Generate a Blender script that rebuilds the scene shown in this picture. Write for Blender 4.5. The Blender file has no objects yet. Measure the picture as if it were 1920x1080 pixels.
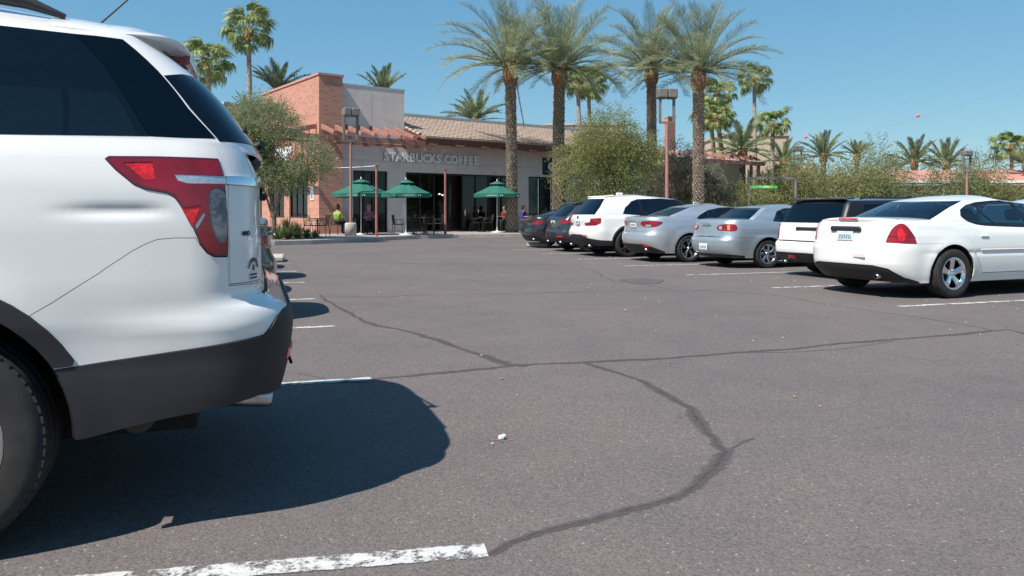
import bpy, bmesh, math, random
import numpy as np
from mathutils import Vector, Matrix, noise
from mathutils.geometry import delaunay_2d_cdt
R = math.radians
rnd = random.Random(7)
scene = bpy.context.scene
COL = scene.collection

# ---------------------------------------------------------------- camera
CAMH, FOC, HOR = 1.12, 1430.0, 398.0        # eye height (m), focal length and horizon in photograph pixels
cd = bpy.data.cameras.new('camera'); cam = bpy.data.objects.new('camera', cd); COL.objects.link(cam)
cam.location = (0, 0, CAMH); cam.rotation_euler = (R(90), 0, 0)
cd.sensor_width = 36; cd.lens = 36*FOC/1920; cd.shift_y = -(540-HOR)/1920
cd.clip_start = .05; cd.clip_end = 3000
scene.camera = cam
# ---------------------------------------------------------------- sky and sun
SUN_AZ, SUN_EL = R(45.3), R(53.5)             # the rays travel towards this azimuth (from +Y towards +X)
world = bpy.data.worlds.new('World'); scene.world = world; world.use_nodes = True
wn = world.node_tree; bg = wn.nodes['Background']
sky = wn.nodes.new('ShaderNodeTexSky'); sky.sky_type = 'NISHITA'; sky.sun_disc = False
sky.sun_elevation = SUN_EL; sky.sun_rotation = SUN_AZ+math.pi
sky.altitude = 800; sky.air_density = 1.0; sky.dust_density = 0.0; sky.ozone_density = 5.0
gm = wn.nodes.new('ShaderNodeSeparateColor'); gc = wn.nodes.new('ShaderNodeCombineColor')        # evens out zenith and horizon
wn.links.new(sky.outputs[0], gm.inputs[0])
for i_, e_ in enumerate((.75, .55, .36)):
    pw = wn.nodes.new('ShaderNodeMath'); pw.operation = 'POWER'; pw.inputs[1].default_value = e_; wn.links.new(gm.outputs[i_], pw.inputs[0]); wn.links.new(pw.outputs[0], gc.inputs[i_])
tn = wn.nodes.new('ShaderNodeMix'); tn.data_type = 'RGBA'; tn.blend_type = 'MULTIPLY'; tn.inputs[0].default_value = 1; tn.inputs[7].default_value = (1.05, 1.93, 3.02, 1)
wn.links.new(gc.outputs[0], tn.inputs[6]); wn.links.new(tn.outputs[2], bg.inputs[0])
bg.inputs[1].default_value = .088
sd = bpy.data.lights.new('sun', 'SUN'); sd.energy = 5.0; sd.angle = R(.55); sd.color = (1, .955, .89)
so = bpy.data.objects.new('sun', sd); COL.objects.link(so)
ray = Vector((math.sin(SUN_AZ)*math.cos(SUN_EL), math.cos(SUN_AZ)*math.cos(SUN_EL), -math.sin(SUN_EL)))
so.rotation_euler = ray.to_track_quat('-Z', 'Y').to_euler(); so.location = (0, 0, 30)
scene.view_settings.view_transform = 'Standard'; scene.view_settings.look = 'None'
scene.view_settings.exposure = 0.45; scene.view_settings.gamma = 1
scene.render.engine = 'CYCLES'
scene.cycles.max_bounces = 8; scene.cycles.transparent_max_bounces = 16
try: scene.cycles.use_denoising = True
except Exception: pass

# ---------------------------------------------------------------- helpers
def gp(px, py, z=0.0):
    """point of the horizontal plane at height z where the photograph shows (px, py)"""
    d = (CAMH-z)*FOC/(py-HOR); return Vector(((px-960)/FOC*d, d, z))
def ip(px, d, z=0.0):
    return Vector(((px-960)/FOC*d, d, z))
def hz(py, d): return CAMH+(HOR-py)*d/FOC

def tag(o, label=None, cat=None, group=None, kind=None):
    if label: o['label'] = label
    if cat: o['category'] = cat
    if group: o['group'] = group
    if kind: o['kind'] = kind
    return o
def empty(name, loc=(0, 0, 0), rz=0, parent=None):
    o = bpy.data.objects.new(name, None); COL.objects.link(o); o.empty_display_size = .2
    o.location = loc; o.rotation_euler = (0, 0, rz)
    if parent: o.parent = parent
    return o
def link(name, me, parent=None, m=None):
    o = bpy.data.objects.new(name, me); COL.objects.link(o)
    if m is not None and not me.materials: me.materials.append(m)
    if parent: o.parent = parent
    return o
def copy_tree(o, parent=None):
    c = o.copy(); COL.objects.link(c); c.parent = parent
    for k in ('label', 'category', 'group'):
        if parent is None and k in o: c[k] = o[k]
    for ch in o.children: copy_tree(ch, c)
    return c

class MB:
    def __init__(s): s.v = []; s.f = []; s.sm = []
    def add(s, vs, fs, smooth=False):
        b = len(s.v); s.v += [tuple(p) for p in vs]; s.f += [tuple(i+b for i in f) for f in fs]; s.sm += [smooth]*len(fs); return s
    def box(s, c, size, rz=0, rx=0, ry=0, M=None, bevel=0):
        x, y, z = [k/2 for k in size]
        if bevel:
            b = min(bevel, x*.9, y*.9, z*.9); vs = []
            for sx in (-1, 1):
                for sy in (-1, 1):
                    for sz in (-1, 1):
                        vs += [(sx*x, sy*(y-b), sz*(z-b)), (sx*(x-b), sy*y, sz*(z-b)), (sx*(x-b), sy*(y-b), sz*z)]
            bm = bmesh.new()
            for p in vs: bm.verts.new(p)
            bmesh.ops.convex_hull(bm, input=bm.verts); bm.verts.ensure_lookup_table(); bm.verts.index_update()
            vs = [v.co.copy() for v in bm.verts]; fs = [[v.index for v in f.verts] for f in bm.faces]; bm.free()
        else:
            vs = [Vector((a*x, b*y, d*z)) for a in (-1, 1) for b in (-1, 1) for d in (-1, 1)]
            fs = [(0, 1, 3, 2), (4, 6, 7, 5), (0, 4, 5, 1), (2, 3, 7, 6), (0, 2, 6, 4), (1, 5, 7, 3)]
        T = Matrix.Translation(c) @ Matrix.Rotation(rz, 4, 'Z') @ Matrix.Rotation(ry, 4, 'Y') @ Matrix.Rotation(rx, 4, 'X')
        if M is not None: T = M @ T
        return s.add([T @ Vector(p) for p in vs], fs)
    def tube(s, pts, rad, n=8, cap=True, smooth=True):
        pts = [Vector(p) for p in pts]; k = len(pts)
        if not hasattr(rad, '__len__'): rad = [rad]*k
        vs = []; fs = []; up = None
        for i, p in enumerate(pts):
            t = (pts[min(i+1, k-1)]-pts[max(i-1, 0)]).normalized()
            if up is None: up = Vector((0, 0, 1)) if abs(t.z) < .9 else Vector((1, 0, 0))
            a = t.cross(up).normalized(); b = a.cross(t).normalized(); up = b
            for j in range(n):
                q = 2*math.pi*j/n; vs.append(p+(a*math.cos(q)+b*math.sin(q))*rad[i])
        for i in range(k-1):
            for j in range(n):
                j2 = (j+1) % n; fs.append((i*n+j, i*n+j2, (i+1)*n+j2, (i+1)*n+j))
        s.add(vs, fs, smooth)
        if cap:
            s.add(vs[:n], [tuple(range(n))[::-1]]); s.add(vs[-n:], [tuple(range(n))])
        return s
    def lathe(s, prof, n=24, M=None, smooth=True):
        """profile of (r, z) about the z axis"""
        vs = []; fs = []; k = len(prof)
        for i in range(n):
            q = 2*math.pi*i/n
            for r, z in prof: vs.append(Vector((r*math.cos(q), r*math.sin(q), z)))
        for i in range(n):
            i2 = (i+1) % n
            for j in range(k-1):
                if prof[j][0] < 1e-6: fs.append((i*k+j, i2*k+j+1, i*k+j+1))
                elif prof[j+1][0] < 1e-6: fs.append((i*k+j, i2*k+j, i*k+j+1))
                else: fs.append((i*k+j, i2*k+j, i2*k+j+1, i*k+j+1))
        if M is not None: vs = [M @ p for p in vs]
        return s.add(vs, fs, smooth)
    def prism(s, poly, h, M=None):
        """polygon (x, y) extruded from z 0 to h"""
        n = len(poly); vs = [Vector((x, y, 0)) for x, y in poly]+[Vector((x, y, h)) for x, y in poly]
        fs = [tuple(range(n))[::-1], tuple(range(n, 2*n))]+[(i, (i+1) % n, n+(i+1) % n, n+i) for i in range(n)]
        if M is not None: vs = [M @ p for p in vs]
        return s.add(vs, fs)
    def mesh(s, name, m=None):
        me = bpy.data.meshes.new(name); me.from_pydata(s.v, [], s.f)
        me.polygons.foreach_set('use_smooth', s.sm); me.update()
        if m is not None: me.materials.append(m)
        return me
    def build(s, name, m, parent=None): return link(name, s.mesh(name, m), parent)

# ---------------------------------------------------------------- materials
def hexc(h): return tuple(((int(h[i:i+2], 16)/255+.055)/1.055)**2.4 if int(h[i:i+2], 16) > 10 else int(h[i:i+2], 16)/255/12.92 for i in (0, 2, 4))
def mat(name, col, rough=.6, metal=0, coat=0, spec=.5, noise_amt=0, noise_scale=4, bump=0, bump_scale=40, emit=None, emit_s=0, trans=0, col2=None, coat_rough=.03, detail=4, bdist=.01):
    m = bpy.data.materials.new(name); m.use_nodes = True; nt = m.node_tree; b = nt.nodes['Principled BSDF']
    b.inputs['Base Color'].default_value = (*col, 1); b.inputs['Roughness'].default_value = rough
    b.inputs['Metallic'].default_value = metal; b.inputs['Coat Weight'].default_value = coat
    b.inputs['Coat Roughness'].default_value = coat_rough
    b.inputs['Specular IOR Level'].default_value = spec; b.inputs['Transmission Weight'].default_value = trans
    if emit: b.inputs['Emission Color'].default_value = (*emit, 1); b.inputs['Emission Strength'].default_value = emit_s
    if noise_amt or bump or col2:
        tc = nt.nodes.new('ShaderNodeTexCoord')
    if noise_amt or col2:
        n = nt.nodes.new('ShaderNodeTexNoise'); n.inputs['Scale'].default_value = noise_scale; n.inputs['Detail'].default_value = detail
        nt.links.new(tc.outputs['Object'], n.inputs['Vector'])
        r = nt.nodes.new('ShaderNodeValToRGB'); c2 = col2 or tuple(min(1, c*(1+noise_amt)) for c in col)
        c1 = col if col2 else tuple(c*(1-noise_amt) for c in col)
        r.color_ramp.elements[0].position = .32; r.color_ramp.elements[1].position = .68
        r.color_ramp.elements[0].color = (*c1, 1); r.color_ramp.elements[1].color = (*c2, 1)
        nt.links.new(n.outputs['Fac'], r.inputs[0]); nt.links.new(r.outputs[0], b.inputs['Base Color'])
    if bump:
        n2 = nt.nodes.new('ShaderNodeTexNoise'); n2.inputs['Scale'].default_value = bump_scale; n2.inputs['Detail'].default_value = 5
        nt.links.new(tc.outputs['Object'], n2.inputs['Vector'])
        bp = nt.nodes.new('ShaderNodeBump'); bp.inputs['Strength'].default_value = bump; bp.inputs['Distance'].default_value = bdist
        nt.links.new(n2.outputs['Fac'], bp.inputs['Height']); nt.links.new(bp.outputs[0], b.inputs['Normal'])
    return m
def glass_mat(name, tint, gloss=(.9, .95, 1), ior=1.5, rough=.0):
    m = bpy.data.materials.new(name); m.use_nodes = True; nt = m.node_tree; nt.nodes.clear()
    o = nt.nodes.new('ShaderNodeOutputMaterial'); mx = nt.nodes.new('ShaderNodeMixShader')
    t = nt.nodes.new('ShaderNodeBsdfTransparent'); t.inputs[0].default_value = (*tint, 1)
    g = nt.nodes.new('ShaderNodeBsdfGlossy'); g.inputs[0].default_value = (*gloss, 1); g.inputs['Roughness'].default_value = rough
    f = nt.nodes.new('ShaderNodeFresnel'); f.inputs[0].default_value = ior
    nt.links.new(f.outputs[0], mx.inputs[0]); nt.links.new(t.outputs[0], mx.inputs[1]); nt.links.new(g.outputs[0], mx.inputs[2])
    nt.links.new(mx.outputs[0], o.inputs[0]); return m
def paint(name, col, metal=0, rough=.35):
    m = mat(name, col, rough, metal, coat=1.0)
    nt = m.node_tree; b = nt.nodes['Principled BSDF']
    if metal:
        tc = nt.nodes.new('ShaderNodeTexCoord'); n = nt.nodes.new('ShaderNodeTexNoise'); n.inputs['Scale'].default_value = 900
        nt.links.new(tc.outputs['Object'], n.inputs['Vector']); bp = nt.nodes.new('ShaderNodeBump'); bp.inputs['Strength'].default_value = .05; bp.inputs['Distance'].default_value = .002
        nt.links.new(n.outputs['Fac'], bp.inputs['Height']); nt.links.new(bp.outputs[0], b.inputs['Normal'])
    return m
M = {}
M['white'] = paint('white paint', (.755, .73, .70)); M['warmwhite'] = paint('warm white paint', (.78, .77, .73))
M['silver'] = paint('silver paint', (.53, .555, .575), .7, .40); M['silverblue'] = paint('silver blue paint', (.42, .475, .505), .65, .40)
M['charcoal'] = paint('charcoal paint', (.035, .038, .045), .3, .3); M['blackpaint'] = paint('black paint', (.012, .012, .015)); M['roofblack'] = paint('black roof paint', (.02, .026, .036))
M['tan'] = paint('champagne paint', (.45, .37, .28), .6, .35); M['redpaint'] = paint('dark red paint', (.2, .02, .02))
M['clad'] = mat('charcoal plastic', (.019, .018, .021), .58, noise_amt=.1, noise_scale=9, bump=.25, bump_scale=700, bdist=.001)
M['blackplastic'] = mat('black plastic', (.012, .012, .013), .5)
M['rubber'] = mat('tyre rubber', (.022, .020, .019), .85, noise_amt=.25, noise_scale=12, bump=.3, bump_scale=180, bdist=.003)
M['seal'] = mat('rubber seal', (.008, .008, .009), .45)
M['chrome'] = mat('chrome', (.85, .85, .86), .06, 1); M['alloy'] = mat('alloy', (.62, .63, .65), .22, 1); M['darkalloy'] = mat('dark alloy', (.06, .06, .065), .35, .8)
M['disc'] = mat('brake disc', (.05, .045, .042), .5, .7)
M['steel'] = mat('exhaust steel', (.42, .43, .45), .30, 1, noise_amt=.2, noise_scale=20)
M['under'] = mat('underbody', (.010, .010, .010), .9); M['cabin'] = mat('cabin trim', (.06, .06, .062), .8); M['seat'] = mat('grey seat cloth', (.16, .16, .165), .9, noise_amt=.15)
M['seatdark'] = mat('dark seat cloth', (.03, .03, .033), .9)
M['red'] = mat('red lamp lens', (.235, .004, .012), .25, coat=.6, noise_amt=.35, noise_scale=7, bump=.15, bump_scale=150, bdist=.002)
M['redbright'] = mat('bright red reflector', (.62, .006, .012), .3, coat=.5, bump=.7, bump_scale=60, bdist=.006, noise_amt=.4, noise_scale=30)
M['reddark'] = mat('dark red lens', (.10, .006, .012), .08, coat=1)
M['amber'] = mat('amber lens', (.75, .25, .03), .15, coat=1)
M['lamp'] = mat('clear lamp', (.55, .57, .60), .10, .55, coat=1, bump=.8, bump_scale=70, bdist=.006)
M['plate'] = mat('licence plate', (.62, .70, .74), .5, noise_amt=.12, noise_scale=14)
M['privacy'] = glass_mat('privacy glass', (.10, .115, .12), ior=1.62); M['tint'] = glass_mat('tinted glass', (.24, .28, .28), ior=1.75); M['clear'] = glass_mat('clear glass', (.68, .76, .74), ior=1.75)
# ---------------------------------------------------------------- surface maths for car bodies
def pch(pts):
    xs = [float(p[0]) for p in pts]; ys = [float(p[1]) for p in pts]; n = len(xs)
    d = [(ys[i+1]-ys[i])/(xs[i+1]-xs[i]) for i in range(n-1)]
    m = [d[0]] + [0.0 if d[i-1]*d[i] <= 0 else 2*d[i-1]*d[i]/(d[i-1]+d[i]) for i in range(1, n-1)] + [d[-1]]
    def f(x):
        if x <= xs[0]: return ys[0]
        if x >= xs[-1]: return ys[-1]
        i = 0
        while x > xs[i+1]: i += 1
        h = xs[i+1]-xs[i]; t = (x-xs[i])/h; t2 = t*t; t3 = t2*t
        return (2*t3-3*t2+1)*ys[i] + (t3-2*t2+t)*h*m[i] + (-2*t3+3*t2)*ys[i+1] + (t3-t2)*h*m[i+1]
    return f

def sst(a, b, x):
    t = min(1.0, max(0.0, (x-a)/(b-a))); return t*t*(3-2*t)

class Loft:
    """Car skin: s runs from the rear centre (-a) round the corner (0) along the side to the front (L, L+a); z is height."""
    def __init__(self, L, a, xr, xf, W, rr=.25, rf=.3, cr=.05, cf=.12, fr=.6, ff=.7):
        self.L, self.a, self.xr, self.xf, self.W = L, a, xr, xf, W
        self.rr, self.rf, self.cr, self.cf, self.fr, self.ff = rr, rf, cr, cf, fr, ff
    def raw(self, s, z):
        L = self.L
        if s < 0:
            k = 1+s/self.a; x0 = self.xr(z); return (x0-self.cr*(1-k*k), self.W(x0, z)*k)
        if s > L:
            k = 1-(s-L)/self.a; x0 = L+self.xf(z); return (x0+self.cf*(1-k*k), self.W(x0, z)*k)
        x = s+self.xr(z)*max(0, 1-s/self.fr)+self.xf(z)*max(0, 1-(L-s)/self.ff)
        return (x, self.W(x, z))
    def sx(self, x, z):
        """s for a side point given by x (full-length fall-off lofts)."""
        L = self.L; r = self.xr(z); f = self.xf(z)
        return (x-r)/(1-r/L+f/L)
    def P(self, s, z):
        sg = 1.0
        if s < -self.a: s = -2*self.a-s; sg = -1.0
        if s > self.L+self.a: s = 2*(self.L+self.a)-s; sg = -1.0
        c = None
        if abs(s) < self.rr: c, r = 0.0, self.rr
        elif abs(s-self.L) < self.rf: c, r = self.L, self.rf
        if c is None: x, y = self.raw(s, z)
        else:
            A = self.raw(c-r, z); B = self.raw(c, z); C = self.raw(c+r, z); t = (s-c+r)/(2*r)
            x = A[0]*(1-t)**2+2*B[0]*t*(1-t)+C[0]*t*t
            y = A[1]*(1-t)**2+2*B[1]*t*(1-t)+C[1]*t*t
        return (x, sg*y, z)
    def N(self, s, z, e=.004):
        a = self.P(s-e, z); b = self.P(s+e, z); c = self.P(s, z-e); d = self.P(s, z+e)
        u = [b[i]-a[i] for i in range(3)]; v = [d[i]-c[i] for i in range(3)]
        n = (v[1]*u[2]-v[2]*u[1], v[2]*u[0]-v[0]*u[2], v[0]*u[1]-v[1]*u[0])   # outwards
        l = math.sqrt(n[0]**2+n[1]**2+n[2]**2) or 1.0
        return (n[0]/l, n[1]/l, n[2]/l)
    def Po(self, s, z, o):
        p = self.P(s, z); n = self.N(s, z); return (p[0]+n[0]*o, p[1]+n[1]*o, p[2]+n[2]*o)

def suv_lofts():
    L, a = 4.95, .99
    xr = pch([(.25,.16),(.38,.07),(.5,.03),(.6,.01),(.72,0),(.76,.012),(.80,.085),(.84,.112),(1.0,.115),(1.15,.12),(1.22,.12),(1.3,.145),(1.40,.195),(1.45,.22)])
    xf = pch([(.25,-.2),(.4,-.08),(.6,-.03),(.9,-.03),(1.0,-.1),(1.1,-.25),(1.37,-.9)])
    wz = pch([(.25,.94),(.36,.955),(.55,.958),(.6,.956),(.68,.963),(.76,.976),(.9,.985),(1.05,.985),(1.2,.975),(1.3,.955),(1.37,.93),(1.45,.90)])
    tp = pch([(0,.945),(.25,.965),(.55,.988),(1.0,1),(3.5,1),(4.3,.97),(4.95,.86)])
    def W(x, z):
        w = wz(z)*tp(x)
        w += .022*(1-sst(.25,.75,x))*(1-sst(.70,.80,z))*sst(.3,.5,z)          # bumper bulge
        g = sst(.36,.52,x)*(1-sst(.58,.82,x))
        w -= .013*g*math.exp(-((z-1.13)/.020)**2)                             # crease beside the lamp
        r = math.hypot(x-1.18, z-.375)
        w += .022*math.exp(-((r-.46)/.10)**2)*(1 if z > .3 else .5)            # rear wheel arch swell
        return w
    body = Loft(L, a, xr, xf, W, rr=.30, rf=.45, cr=.006, cf=.22, fr=.62, ff=.8)
    xrg = pch([(1.34,.15),(1.40,.18),(1.45,.215),(1.6,.33),(1.7,.44),(1.78,.55),(1.84,.64)])
    xfg = pch([(1.1,-1.0),(1.34,-1.35),(1.5,-1.72),(1.7,-2.25),(1.78,-2.5),(1.84,-2.7)])
    wg = pch([(1.34,.925),(1.40,.905),(1.5,.87),(1.65,.805),(1.73,.772),(1.78,.748),(1.82,.70)])
    tg = pch([(0,.86),(.3,.90),(.7,.955),(1.2,.99),(1.6,1),(3.2,1),(4.2,.93)])
    green = Loft(L, a, xrg, xfg, lambda x, z: wg(z)*tg(x), rr=.26, rf=.3, cr=.06, cf=.2, fr=4.95, ff=4.95)
    return body, green
# ---------------------------------------------------------------- ground, paint and cracks
AIS = math.atan(480/FOC)                               # the aisle runs this far left of the view axis
def aisle(X, Y, z=0): return Vector((math.cos(AIS)*X-math.sin(AIS)*Y, math.sin(AIS)*X+math.cos(AIS)*Y, z))
def asphalt_mat():
    m = bpy.data.materials.new('asphalt'); m.use_nodes = True; nt = m.node_tree; b = nt.nodes['Principled BSDF']; b.inputs['Roughness'].default_value = .88; b.inputs['Specular IOR Level'].default_value = .25
    tc = nt.nodes.new('ShaderNodeTexCoord'); N = nt.nodes.new; Lk = nt.links.new
    def noise_(sc, det=3, rough=.6):
        n = N('ShaderNodeTexNoise'); n.inputs['Scale'].default_value = sc; n.inputs['Detail'].default_value = det; n.inputs['Roughness'].default_value = rough; Lk(tc.outputs['Object'], n.inputs['Vector']); return n.outputs['Fac']
    def vor(sc):
        v = N('ShaderNodeTexVoronoi'); v.inputs['Scale'].default_value = sc; Lk(tc.outputs['Object'], v.inputs['Vector']); return v
    def mth(op, a, b_, cl=False):
        n = N('ShaderNodeMath'); n.operation = op; n.use_clamp = cl
        for i, q in enumerate((a, b_)):
            if isinstance(q, (int, float)): n.inputs[i].default_value = q
            else: Lk(q, n.inputs[i])
        return n.outputs[0]
    v1, v2 = vor(120), vor(62)
    sp = N('ShaderNodeSeparateColor'); Lk(v1.outputs['Color'], sp.inputs[0]); sp2 = N('ShaderNodeSeparateColor'); Lk(v2.outputs['Color'], sp2.inputs[0])
    base = N('ShaderNodeValToRGB'); e = base.color_ramp.elements; e[0].position = 0; e[0].color = (.076, .062, .057, 1); e[1].position = 1; e[1].color = (.42, .36, .335, 1)
    for p, c in ((.35, (.128, .110, .105)), (.72, (.160, .138, .131)), (.90, (.212, .182, .171))): q = base.color_ramp.elements.new(p); q.color = (*c, 1)
    fine = mth('ADD', mth('MULTIPLY', sp.outputs[0], .62), mth('MULTIPLY', noise_(190, 2), .38)); Lk(fine, base.inputs[0])
    # occasional pale stones
    ston = mth('MULTIPLY', mth('GREATER_THAN', sp2.outputs[1], .955), mth('LESS_THAN', v2.outputs['Distance'], .30))
    mx = N('ShaderNodeMix'); mx.data_type = 'RGBA'; Lk(mth('MULTIPLY', ston, .55), mx.inputs[0]); Lk(base.outputs[0], mx.inputs[6]); mx.inputs[7].default_value = (.45, .38, .34, 1)
    # broad wear and stains
    big = N('ShaderNodeValToRGB'); Lk(mth('ADD', mth('MULTIPLY', noise_(.35, 5), .6), mth('MULTIPLY', noise_(2.3, 4), .4)), big.inputs[0])
    big.color_ramp.elements[0].position = .3; big.color_ramp.elements[0].color = (.80, .81, .83, 1); big.color_ramp.elements[1].position = .72; big.color_ramp.elements[1].color = (1.14, 1.10, 1.07, 1)
    m2 = N('ShaderNodeMix'); m2.data_type = 'RGBA'; m2.blend_type = 'MULTIPLY'; m2.inputs[0].default_value = 1; Lk(mx.outputs[2], m2.inputs[6]); Lk(big.outputs[0], m2.inputs[7])
    Lk(m2.outputs[2], b.inputs['Base Color'])
    bp = N('ShaderNodeBump'); bp.inputs['Strength'].default_value = .5; bp.inputs['Distance'].default_value = .004; Lk(mth('ADD', mth('MULTIPLY', v1.outputs['Distance'], -1.0), noise_(120, 3)), bp.inputs['Height']); Lk(bp.outputs[0], b.inputs['Normal'])
    return m
M['asphalt'] = asphalt_mat()
M['dirt'] = mat('desert gravel', (.22, .18, .145), .95, noise_amt=.25, noise_scale=3, bump=.4, bump_scale=30)
b = MB(); b.add([(-900, -300, -.012), (900, -300, -.012), (900, 1500, -.012), (-900, 1500, -.012)], [(0, 1, 2, 3)]); tag(b.build('ground', M['dirt']), kind='structure')
b = MB(); b.add([aisle(-40, -25), aisle(52, -25), aisle(52, 62), aisle(-40, 62)], [(0, 1, 2, 3)]); tag(b.build('parking_lot', M['asphalt']), kind='structure')

def edge_mat(name, core, rim, cut, soft, k, wear=None, scale=26):
    """surface mark whose edge is ragged: uv.x runs across it, the rest is see-through"""
    m = bpy.data.materials.new(name); m.use_nodes = True; nt = m.node_tree; N = nt.nodes.new; Lk = nt.links.new; b = nt.nodes['Principled BSDF']; b.inputs['Roughness'].default_value = .8; b.inputs['Specular IOR Level'].default_value = .3
    out = nt.nodes['Material Output']; tc = N('ShaderNodeTexCoord'); sx = N('ShaderNodeSeparateXYZ'); Lk(tc.outputs['UV'], sx.inputs[0])
    def mth(op, a_, c_=0, cl=False):
        n = N('ShaderNodeMath'); n.operation = op; n.use_clamp = cl
        for i, q in enumerate((a_, c_)):
            if isinstance(q, (int, float)): n.inputs[i].default_value = q
            else: Lk(q, n.inputs[i])
        return n.outputs[0]
    def nz(sc, det, ro):
        n = N('ShaderNodeTexNoise'); n.inputs['Scale'].default_value = sc; n.inputs['Detail'].default_value = det; n.inputs['Roughness'].default_value = ro; Lk(tc.outputs['Object'], n.inputs['Vector']); return mth('SUBTRACT', n.outputs['Fac'], .5)
    n1 = nz(scale, 8, .75); d = mth('ABSOLUTE', mth('SUBTRACT', mth('MULTIPLY', sx.outputs[0], 2), 1)); dn = mth('ADD', d, mth('MULTIPLY', n1, k))
    al = mth('DIVIDE', mth('SUBTRACT', 1-cut, dn), soft, True)
    if wear is not None: al = mth('MULTIPLY', al, mth('MULTIPLY', mth('ADD', mth('ADD', nz(scale*.28, 6, .7), mth('MULTIPLY', nz(scale*2.2, 6, .8), .55)), wear), 9, True))
    r = N('ShaderNodeValToRGB'); e = r.color_ramp.elements; e[0].position = .02; e[0].color = (*core, 1); e[1].position = .42; e[1].color = (*rim, 1); Lk(dn, r.inputs[0]); Lk(r.outputs[0], b.inputs['Base Color'])
    tr = N('ShaderNodeBsdfTransparent'); mx = N('ShaderNodeMixShader'); Lk(al, mx.inputs[0]); Lk(tr.outputs[0], mx.inputs[1]); Lk(b.outputs[0], mx.inputs[2]); Lk(mx.outputs[0], out.inputs[0]); return m
M['line'] = edge_mat('worn white road paint', (.60, .59, .575), (.50, .49, .475), .10, .10, .8, .085, 30)
M['lineold'] = edge_mat('faded road paint', (.42, .41, .39), (.36, .35, .33), .12, .12, .9, .06, 30)
def strip(pts, wid, m, name='painted_line', z=.004, jit=.0, seed=1, kind='structure'):
    r_ = random.Random(seed); pts = [Vector(p) for p in pts]; fine = [pts[0]]
    for a, c in zip(pts, pts[1:]):
        k = max(1, int((c-a).length/.09)) if jit else 1
        for t in range(1, k+1): fine.append(a.lerp(c, t/k))
    vs = []; drift = 0
    for i, p in enumerate(fine):
        d = (fine[min(i+1, len(fine)-1)]-fine[max(i-1, 0)]).normalized(); nn = Vector((-d.y, d.x, 0)); drift = drift*.8+r_.uniform(-1, 1)*jit*.9
        w = wid(i/(len(fine)-1)) if callable(wid) else wid
        w1 = w/2*(1+(r_.uniform(-.2, .2) if jit else 0)); w2 = w/2*(1+(r_.uniform(-.2, .2) if jit else 0)); c = p+nn*drift
        vs += [(c+nn*w1)[:2]+(z,), (c-nn*w2)[:2]+(z,)]
    b = MB(); b.add(vs, [(2*i, 2*i+1, 2*i+3, 2*i+2) for i in range(len(fine)-1)]); o = b.build(name, m); uv = o.data.uv_layers.new(name='UVMap').data
    for f in o.data.polygons:
        for li in f.loop_indices: uv[li].uv = (float(o.data.loops[li].vertex_index % 2), 0)
    return tag(o, kind=kind)
# bay lines: left bays end at aisle x .73, right bays begin at 7.24
a0 = gp(912, 1033); a1 = gp(285, 1083); strip([a1+(a1-a0)*1.8, a0], .115, M['line'])
for i, Y in enumerate((5.16, 7.65, 10.15, 12.6, 15.0, 17.4, 19.8)): strip([aisle(-4.6, Y+.12), aisle(.735, Y)], .115, M['line'])
for i, Y in enumerate((2.3, 4.7, 7.12, 9.46, 11.88, 14.3, 16.7, 19.1, 21.5, 23.9)): strip([aisle(7.24, Y), aisle(12.4, Y-.06)], .115, M['line' if i > 1 else 'lineold'])
M['tar'] = edge_mat('tar crack sealer', (.052, .046, .045), (.112, .095, .090), .24, .55, 1.7, None, 20)
M['tarthin'] = edge_mat('old crack', (.085, .073, .070), (.125, .105, .10), .30, .5, 1.3, None, 22)
def crack(px, wid, m='tar', seed=3, jit=.012):
    k = 2.5 if m == 'tar' else 2.0
    strip([gp(x, y) for x, y in px], (lambda t: (wid(t) if callable(wid) else wid)*k*(1+.25*math.sin(t*31+seed))), M[m], 'crack_seal', .0015+.0002*(seed % 9), jit*.9, seed)
crack([(600, 553), (645, 585), (700, 610), (745, 617), (790, 628), (860, 650), (910, 668), (955, 682), (990, 686)], lambda t: .022+.03*t, seed=3, jit=.02)
crack([(640, 717), (760, 705), (870, 696), (970, 686), (1090, 680), (1250, 672), (1400, 660), (1480, 655), (1560, 645), (1700, 635), (1800, 628), (1862, 620)], .042, seed=4)
crack([(1400, 661), (1500, 660), (1580, 655), (1680, 640)], .02, 'tarthin', seed=10)
crack([(1095, 680), (1150, 698), (1190, 712), (1230, 730), (1290, 765), (1318, 800), (1345, 824), (1368, 848), (1357, 875), (1330, 893), (1300, 915), (1270, 930), (1200, 945), (1150, 957), (1100, 970), (1050, 985), (1010, 1000), (960, 1020), (920, 1042)], lambda t: .038-.008*math.cos(t*6.28), seed=6, jit=.022)
crack([(1362, 846), (1385, 828), (1408, 821)], .022, 'tarthin', seed=7)
crack([(1862, 621), (1890, 618), (1935, 630), (1990, 640)], .035, seed=9)
crack([(600, 556), (700, 557), (820, 552), (1000, 549), (1200, 546), (1330, 545), (1450, 553), (1560, 573), (1700, 592), (1800, 609), (1860, 619)], .018, 'tarthin', seed=11, jit=.03)
crack([(1085, 497), (1120, 510), (1150, 528), (1260, 542)], .02, 'tarthin', seed=12, jit=.03)
crack([(560, 700), (640, 716), (700, 717)], .015, 'tarthin', seed=13)
crack([(690, 492), (900, 497), (1100, 495)], .03, 'tarthin', seed=14, jit=.03)
p = gp(1205, 527); b = MB(); b.add([(p.x+.35*math.cos(q)*(1+.2*math.sin(3*q)), p.y+.5*math.sin(q)*(1+.15*math.cos(5*q)), .0045) for q in np.linspace(0, 6.1, 22)], [tuple(range(22))]); tag(b.build('oil_stain', mat('oil stain', (.100, .083, .078), .7, noise_amt=.15, noise_scale=6)), kind='structure')
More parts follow.
